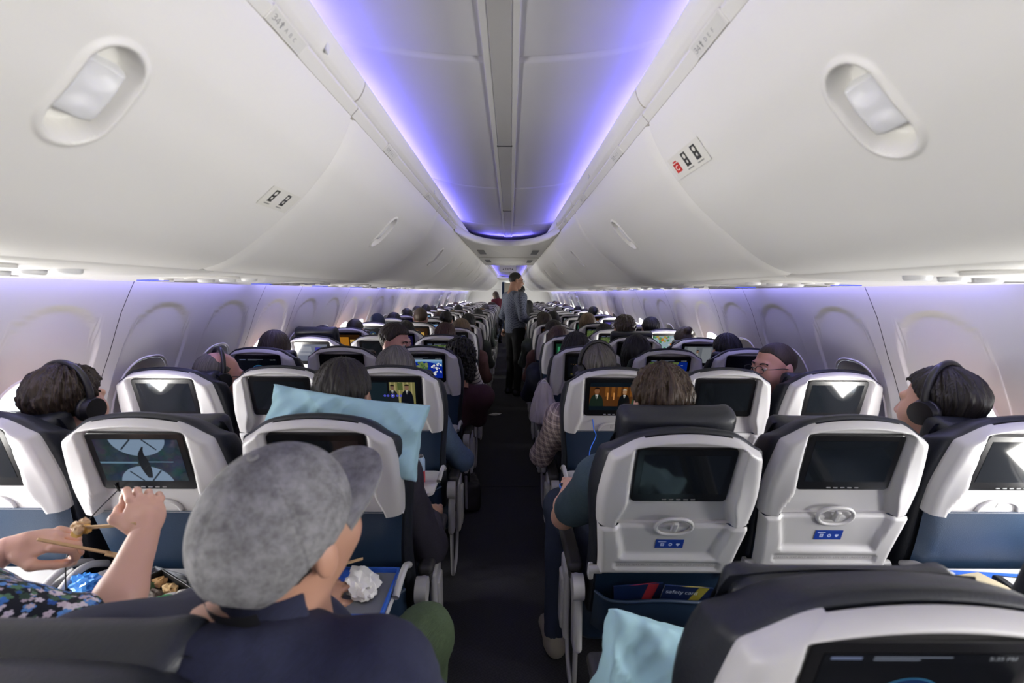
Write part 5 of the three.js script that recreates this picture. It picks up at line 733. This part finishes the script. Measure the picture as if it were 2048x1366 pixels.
// ---------------------------------------------------------------- things people brought
const blueCloth = mat(lin(0.36, 0.58, 0.66), 0.85, { side: THREE.DoubleSide }), paper = mat(lin(0.75, 0.74, 0.72), 0.8), wood = mat(lin(0.50, 0.33, 0.17), 0.7), blueFoil = mat(lin(0.03, 0.12, 0.55), 0.35), clearBlue = mat(lin(0.06, 0.28, 0.75), 0.25), blackPlastic = mat(lin(0.012, 0.012, 0.013), 0.35), whitePlastic = mat(lin(0.72, 0.72, 0.72), 0.4), greyCard = mat(lin(0.18, 0.19, 0.21), 0.7), kraft = mat(lin(0.42, 0.29, 0.17), 0.85);
function pillowGeo(w, h, t, sd, cell = 0.011) {          // a soft square pillow, thick in the middle, its corners drawn out and creased
  return netMesh((x, y, z) => { const a = Math.abs(x) / (w / 2), b = Math.abs(y) / (h / 2), thick = t / 2 * Math.max(0, 1 - a ** 4) ** 0.55 * Math.max(0, 1 - b ** 4) ** 0.55 + 0.004, edge = Math.max(Math.abs(x) - w / 2 * (0.94 + 0.06 * b * b), Math.abs(y) - h / 2 * (0.92 + 0.08 * a * a)), wr = 0.030 * noise(x * 9 + sd, y * 7, sd) + 0.010 * noise(x * 22 + sd, y * 16, 3) + 0.034 * Math.abs(noise(x * 8 + y * 10, sd, 1)) + 0.012 * Math.abs(noise(x * 18 - y * 14, sd, 2)); return smax((Math.abs(z - 0.3 * x * x + wr * 1.6) - thick - wr * 0.5) * 0.8, edge, 0.006); }, [-w / 2 - 0.03, -h / 2 - 0.03, -t / 2 - 0.05], [w / 2 + 0.03, h / 2 + 0.03, t / 2 + 0.07], cell);
}
function pillow(label, g, pos, rot) { const p = thing('pillow', label, 'pillow', null, pos); p.rotation.set(...rot); part(p, 'cover', g, blueCloth, 'pale blue paper-like cover'); return p; }
pillow('pale blue pillow propped behind the dark-haired person on the first-row left aisle seat', pillowGeo(0.47, 0.22, 0.085, 2, 0.008), [-0.452, 1.124, -1.375], [-0.30, 0.0, -0.13]);
pillow('pale blue pillow lying on the foreground right aisle seat', pillowGeo(0.42, 0.30, 0.11, 5), [0.415, 0.60, -1.04], [-0.35, 0.25, -0.28]);
const tray = (sx, row, col) => seatWorld[[sx, row, col]];
const onTray = (sx, row, col, dx, dz, dy = 0) => { const t = tray(sx, row, col); return [t.x + dx, t.y + dy, t.z + dz]; };
function crumple(w, h, d, sd, rough = 0.35, det = 4) { const g = mergeVertices(new THREE.IcosahedronGeometry(1, det).deleteAttribute('uv').deleteAttribute('normal')), p = g.attributes.position; for (let i = 0; i < p.count; i++) { const [x, y, z] = [p.getX(i), p.getY(i), p.getZ(i)], k = 1 + rough * noise(x * 2.3 + sd, y * 2.3, z * 2.3) + rough * 0.7 * noise(x * 5 + sd, y * 5, z * 5); p.setXYZ(i, x * k * w / 2, Math.max(-h * 0.3, y * k * h / 2) + h * 0.3, z * k * d / 2); } g.computeVertexNormals(); return keep(toCreasedNormals(g, 0.5)); }
const item = (name, label, category, pos, ry = 0, group) => { const t = thing(name, label, category, group, pos); t.rotation.y = ry; return t; };
const openBox = (w, h, d, t) => join(boxAt(w, t, d, 0, t / 2, 0, 0.001), ...[-1, 1].flatMap((s) => [boxAt(t, h, d, s * (w - t) / 2, h / 2, 0, 0.001), boxAt(w, h, t, 0, h / 2, s * (d - t) / 2, 0.001)]));
// on the tray before the person in the cap
{
  let m = item('meal_tray', 'blue rimmed meal tray before the person in the grey cap', 'tray', onTray(-1, 1, 0, 0.085, 0.005), 0.0);
  part(m, 'rim', openBox(0.235, 0.022, 0.215, 0.006), blueFoil, 'bright blue rim'); part(m, 'liner', boxAt(0.218, 0.003, 0.198, 0, 0.008, 0, 0.001), greyCard, 'grey paper liner');
  m = item('napkin', 'crumpled white paper napkin on the blue rimmed tray', 'napkin', onTray(-1, 1, 0, 0.115, -0.015, 0.012), 0.5); part(m, 'paper', crumple(0.085, 0.045, 0.15, 3, 0.32, 5), paper);
  m = item('food_box', 'small white lidded box with black base beside the wooden stick', 'box', onTray(-1, 1, 0, 0.0, -0.045, 0.011), 0.2); part(m, 'base', boxAt(0.085, 0.03, 0.085, 0, 0.015, 0, 0.008), blackPlastic); part(m, 'lid', boxAt(0.09, 0.014, 0.09, 0, 0.037, 0, 0.006), whitePlastic);
  m = item('wooden_stick', 'flat wooden cutlery handle leaning on the white box', 'cutlery', onTray(-1, 1, 0, 0.055, -0.085, 0.045), 0.25); part(m, 'handle', boxAt(0.085, 0.003, 0.013, 0, 0, 0, 0.001, 0, 0, 0.15), wood);
  m = item('wrapper', 'blue foil wrapper on the tray before the grey cap', 'wrapper', onTray(-1, 1, 0, 0.062, -0.04, 0.012), 0.1); part(m, 'foil', crumple(0.08, 0.03, 0.075, 8, 0.5), blueFoil);
  m = item('paper_sleeve', 'brown paper sleeve lying on the blue rimmed tray', 'sleeve', onTray(-1, 1, 0, 0.015, 0.045, 0.011), 0.1); part(m, 'card', boxAt(0.125, 0.008, 0.05, 0, 0.004, 0, 0.002), kraft); part(m, 'band', boxAt(0.022, 0.0085, 0.051, 0.04, 0.0042, 0, 0.001), mat(lin(0.10, 0.25, 0.45), 0.6));
  m = item('clear_wrapper', 'small crinkled silver wrapper at the near edge of the blue rimmed tray', 'wrapper', onTray(-1, 1, 0, 0.03, 0.083, 0.011), 0.3); part(m, 'film', crumple(0.07, 0.022, 0.035, 12, 0.6), mat(lin(0.5, 0.5, 0.52), 0.25, { metalness: 0.6 }));
}
// on the tray before the person in the floral top
{
  let m = item('meal_tray', 'grey cardboard meal tray before the person in the floral top', 'tray', onTray(-1, 1, 1, 0.06, 0.03), -0.35); part(m, 'rim', openBox(0.27, 0.02, 0.19, 0.005), greyCard); part(m, 'liner', boxAt(0.255, 0.003, 0.176, 0, 0.007, 0, 0.001), whitePlastic);
  m = item('food_dish', 'black dish of half-eaten food before the person in the floral top', 'food', onTray(-1, 1, 1, 0.075, 0.045, 0.010), -0.55); part(m, 'dish', openBox(0.19, 0.032, 0.12, 0.005), blackPlastic);
  const foods = [lin(0.42, 0.24, 0.09), lin(0.55, 0.36, 0.16), lin(0.60, 0.57, 0.50), lin(0.05, 0.10, 0.03), lin(0.05, 0.03, 0.02)];
  for (let i = 0; i < 9; i++) { const q = part(m, 'food_piece', crumple(0.035 + rnd() * 0.03, 0.025, 0.03 + rnd() * 0.02, i * 3, 0.5, 2), mat(foods[i % 5], 0.7)); q.position.set(-0.07 + (i % 3) * 0.065 + rnd() * 0.01, 0.008, -0.035 + Math.floor(i / 3) * 0.034); }
  m = item('napkin', 'crumpled white napkin with a green mark beside the black dish', 'napkin', onTray(-1, 1, 1, 0.135, 0.085, 0.012), 0.2); part(m, 'paper', crumple(0.09, 0.045, 0.07, 23, 0.5), paper); part(m, 'print', moved(crumple(0.05, 0.012, 0.012, 25, 0.4, 2), 0, 0.034, 0), mat(lin(0.03, 0.25, 0.08), 0.6), 'green print');
  for (const [dx, dz, w, n, l] of [[0.185, -0.03, 0.10, 31, 'crinkled clear blue wrapper at the right of the food tray'], [0.14, -0.095, 0.06, 37, 'small blue cup wrapper at the back of the food tray'], [-0.165, -0.02, 0.07, 41, 'upright blue wrapper at the left of the food tray']]) { m = item('wrapper', l, 'wrapper', onTray(-1, 1, 1, dx, dz, 0.004), n); part(m, 'film', crumple(w, 0.05, w * 0.7, n, 0.55), clearBlue); }
  m = item('salad_tub', 'small dark tub of salad at the back of the food tray', 'food', onTray(-1, 1, 1, 0.155, -0.06, 0.004)); part(m, 'tub', openBox(0.09, 0.03, 0.07, 0.004), blackPlastic); for (let i = 0; i < 5; i++) { const q = part(m, 'leaf', crumple(0.04, 0.02, 0.03, 50 + i, 0.6, 2), mat(lin(0.03, 0.08, 0.025), 0.6)); q.position.set(-0.03 + i * 0.015, 0.022, (i % 2) * 0.02 - 0.01); }
  m = item('leaflet', 'folded blue leaflet lying flat at the left of the food tray', 'leaflet', onTray(-1, 1, 1, -0.10, -0.05, 0.004), 0.3); part(m, 'paper', boxAt(0.13, 0.004, 0.07, 0, 0.002, 0, 0.001), mat(lin(0.05, 0.12, 0.35), 0.5)); part(m, 'fold', boxAt(0.12, 0.003, 0.05, 0.005, 0.006, 0.006, 0.001), mat(lin(0.45, 0.5, 0.6), 0.5));
  // cutlery in her hands
  const stick = (name, label, a, b, w, head) => { const t = thing(name, label, 'cutlery'), d = V(...b).sub(V(...a)), l = d.length(); t.position.set(...a); t.quaternion.setFromUnitVectors(V(1, 0, 0), d.normalize()); part(t, 'handle', boxAt(l, 0.003, w, l / 2, 0, 0, 0.001), wood); head(t, l); return t; };
  stick('wooden_fork', 'wooden fork with a bite of food held up by the person in the floral top', [-0.775, 1.030, -1.0], [-0.925, 0.998, -1.045], 0.009, (t, l) => { for (const s of [-1, 0, 1]) part(t, 'prong', boxAt(0.03, 0.0025, 0.0035, l + 0.014, 0, s * 0.006, 0.001), wood); for (let i = 0; i < 5; i++) { const q = part(t, 'food_bite', crumple(0.024, 0.02, 0.02, 70 + i, 0.5, 2), mat(i % 2 ? lin(0.62, 0.36, 0.08) : lin(0.60, 0.42, 0.25), 0.6)); q.position.set(l + 0.004 + (i % 3) * 0.012, -0.006 + 0.012 * (i >> 1) - 0.012, (i % 2) * 0.01 - 0.005); } });
  stick('wooden_knife', 'wooden knife held in the left hand of the person in floral', [-1.02, 0.978, -1.03], [-0.915, 0.905, -1.10], 0.010, (t, l) => part(t, 'blade', boxAt(0.07, 0.003, 0.018, l + 0.02, 0, 0.003, 0.001), wood));
  const cab = thing('earphone_cable', 'thin black cable hanging from the bird-picture screen', 'cable'); part(cab, 'wire', tubeOf([[-1.075, 0.968, -1.318], [-1.085, 0.936, -1.26], [-1.06, 0.922, -1.18], [-1.023, 0.902, -1.1], [-1.005, 0.84, -1.07], [-1.01, 0.72, -1.08]], 0.0016, 40, 6), blackPlastic); part(cab, 'plug', moved(new THREE.CylinderGeometry(0.003, 0.003, 0.03, 10), -1.073, 0.978, -1.316, 0.5, 0, 0), blackPlastic);
}
// drink can on the second-row tray
{
  const m = item('drink_can', 'pale blue and red drink can on the second-row left aisle tray', 'can', onTray(-1, 2, 0, 0.128, 0.03)), r = 0.031;
  part(m, 'body', lat([[0.022, 0], [0.026, 0.002], [r, 0.010], [r, 0.060]], 32), mat(lin(0.42, 0.02, 0.03), 0.3), 'red lower half'); part(m, 'upper_body', lat([[r, 0.060], [r, 0.106], [0.026, 0.118], [0.0265, 0.121]], 32), mat(lin(0.32, 0.46, 0.60), 0.3), 'pale blue upper half'); part(m, 'lid', lat([[0.0265, 0.121], [0.0255, 0.123], [0.0245, 0.119], [0, 0.118]], 32), mat(lin(0.6, 0.6, 0.6), 0.25, { metalness: 0.9 })); part(m, 'ring_pull', moved(new THREE.TorusGeometry(0.006, 0.0012, 6, 16), 0, 0.1195, -0.006, Math.PI / 2, 0, 0), M.silver);
}
// phone and blue cable of the person in the teal shirt; red packet
{
  let m = item('phone', 'phone in a blue case above the lap of the person in teal', 'phone', [0.292, 0.716, -1.90], 0.3); m.rotation.x = 0.35; part(m, 'case', moved(plate(0.078, 0.155, 0.012, 0.011, 0.003), 0, 0, 0, -Math.PI / 2), blueFoil); part(m, 'glass', moved(plate(0.07, 0.146, 0.009, 0.001, 0.0004), 0, 0.0008, 0, -Math.PI / 2), M.glass);
  m = thing('charging_cable', 'bright blue cable from the right aisle screen to the phone', 'cable'); part(m, 'wire', tubeOf([[0.405, 0.965, -2.165], [0.408, 0.916, -2.14], [0.414, 0.897, -2.12], [0.382, 0.841, -2.08], [0.372, 0.784, -2.05], [0.33, 0.745, -1.97], [0.294, 0.745, -1.92], [0.255, 0.731, -1.88], [0.238, 0.70, -1.86], [0.262, 0.69, -1.84], [0.315, 0.695, -1.80]], 0.0022, 90, 6), mat(lin(0.01, 0.16, 0.85), 0.45)); part(m, 'plug', boxAt(0.012, 0.022, 0.007, 0.405, 0.972, -2.163, 0.002), mat(lin(0.01, 0.16, 0.85), 0.45));
  m = item('snack_packet', 'small red packet on the second-row right aisle tray', 'packet', onTray(1, 2, 0, -0.13, -0.02, 0.002), 0.4); part(m, 'foil', crumple(0.09, 0.035, 0.06, 91, 0.35), mat(lin(0.45, 0.03, 0.03), 0.35));
}
// translucent bag on the third-row armrest
{
  const m = thing('plastic_bag', 'thin white plastic bag hanging from the third-row right aisle armrest', 'bag', null, [0.236, 0.0, -2.93]);
  part(m, 'bag', netMesh((x, y, z) => { const t = clamp((y - 0.72) / 0.26), r = mixf(0.085, 0.024, t ** 2.6) * (1 + 0.16 * noise(Math.atan2(x, z) * 2.2, y * 9, 4) + 0.10 * noise(Math.atan2(x, z) * 5, y * 14, 1)); return Math.max((Math.hypot(x, z * 0.8) - r) * 0.8, 0.735 + 0.02 * noise(x * 30, z * 30, 1) - y - 1.5 * (x * x + z * z) * -1, y - 0.985); }, [-0.13, 0.68, -0.15], [0.13, 1.0, 0.15], 0.008), mat(lin(0.62, 0.56, 0.58), 0.5, { physical: true, transmission: 0.35, thickness: 0, side: THREE.DoubleSide }));
  part(m, 'handle', tubeOf([[-0.012, 0.965, 0], [-0.014, 0.99, 0.004], [0, 1.0, 0.006], [0.014, 0.99, 0.004], [0.012, 0.965, 0]], 0.004, 20, 6), paper);
}
// laptop on the second-row window tray, at the right; meal things on the first-row right window tray
{
  let p = onTray(1, 2, 2, 0.03, -0.02, 0.001), m = item('laptop', 'open silver laptop on the second-row right window tray', 'laptop', p, 0); part(m, 'base', boxAt(0.335, 0.016, 0.23, 0, 0.008, 0, 0.006), M.silver); part(m, 'keyboard', boxAt(0.28, 0.002, 0.10, 0, 0.017, -0.04, 0.001), blackPlastic);
  part(m, 'lid', boxAt(0.335, 0.30, 0.008, 0, 0.162, -0.125, 0.004, 0.10), M.silver); part(m, 'display', moved(new THREE.PlaneGeometry(0.318, 0.276), 0, 0.166, -0.1195, 0.10), SCREENS.laptop);
  m = item('tablet', 'white tablet in a black frame on the first-row right window tray', 'tablet', onTray(1, 1, 2, 0.05, 0.03, 0.002), -0.2); part(m, 'frame', boxAt(0.20, 0.02, 0.15, 0, 0.01, 0, 0.008), blackPlastic); part(m, 'panel', boxAt(0.165, 0.004, 0.115, 0, 0.021, 0, 0.003), whitePlastic);
  m = item('place_mat', 'blue paper mat under the white tablet', 'mat', onTray(1, 1, 2, 0.02, 0.0, 0.0005), -0.1); part(m, 'paper', boxAt(0.30, 0.002, 0.20, 0, 0.001, 0, 0.0008), blueFoil);
  m = item('notebook', 'dark folded booklet beside the white tablet', 'booklet', onTray(1, 1, 2, -0.12, -0.02, 0.003), 0.2); part(m, 'cover', boxAt(0.14, 0.012, 0.09, 0, 0.006, 0, 0.002), mat(lin(0.03, 0.04, 0.06), 0.5)); part(m, 'edge', boxAt(0.13, 0.004, 0.085, 0.008, 0.014, 0, 0.001), mat(lin(0.35, 0.3, 0.2), 0.6));
}
// the strap across the back of the person in navy, and small things on the floor
{
  const hmz = capMan.f.j, m = thing('bag_strap', 'black strap across the back of the navy polo', 'strap', null, capMan.p.position.toArray()), n = hmz.neck, c = hmz.chest;
  part(m, 'strap', (() => { const pts = [[n[0] + 0.10, n[1] - 0.045, n[2] + 0.055], [n[0] + 0.06, n[1] - 0.10, n[2] + 0.105], [c[0] + 0.06, c[1] + 0.03, c[2] + 0.137], [c[0] + 0.0, c[1] - 0.08, c[2] + 0.14]]; const t = tubeOf(pts, 0.022, 24, 8); return t; })(), mat(lin(0.008, 0.008, 0.009), 0.8));
  let q = item('paper_scrap', 'white paper scrap on the aisle floor by the left seats', 'paper', [-0.155, 0.002, -5.95], 0.4); part(q, 'sheet', crumple(0.14, 0.03, 0.07, 61, 0.4), paper);
  q = item('handbag', 'dark handbag on the floor beside the third-row left aisle seat', 'bag', [-0.27, 0.0, -3.35], 0.2); part(q, 'body', netMesh((x, y, z) => sLen(Math.max(Math.abs(x) - 0.05, 0), Math.max(Math.abs(y - 0.11) - 0.07, 0), Math.max(Math.abs(z) - 0.10, 0)) - 0.03 + 0.008 * noise(x * 20, y * 20, z * 20), [-0.1, -0.02, -0.16], [0.1, 0.24, 0.16], 0.014), mat(lin(0.02, 0.017, 0.02), 0.6)); part(q, 'strap', tubeOf([[0, 0.2, -0.08], [0, 0.30, -0.05], [0, 0.30, 0.05], [0, 0.2, 0.08]], 0.007, 20, 6), blackPlastic);
}

renderer.render(scene, camera);
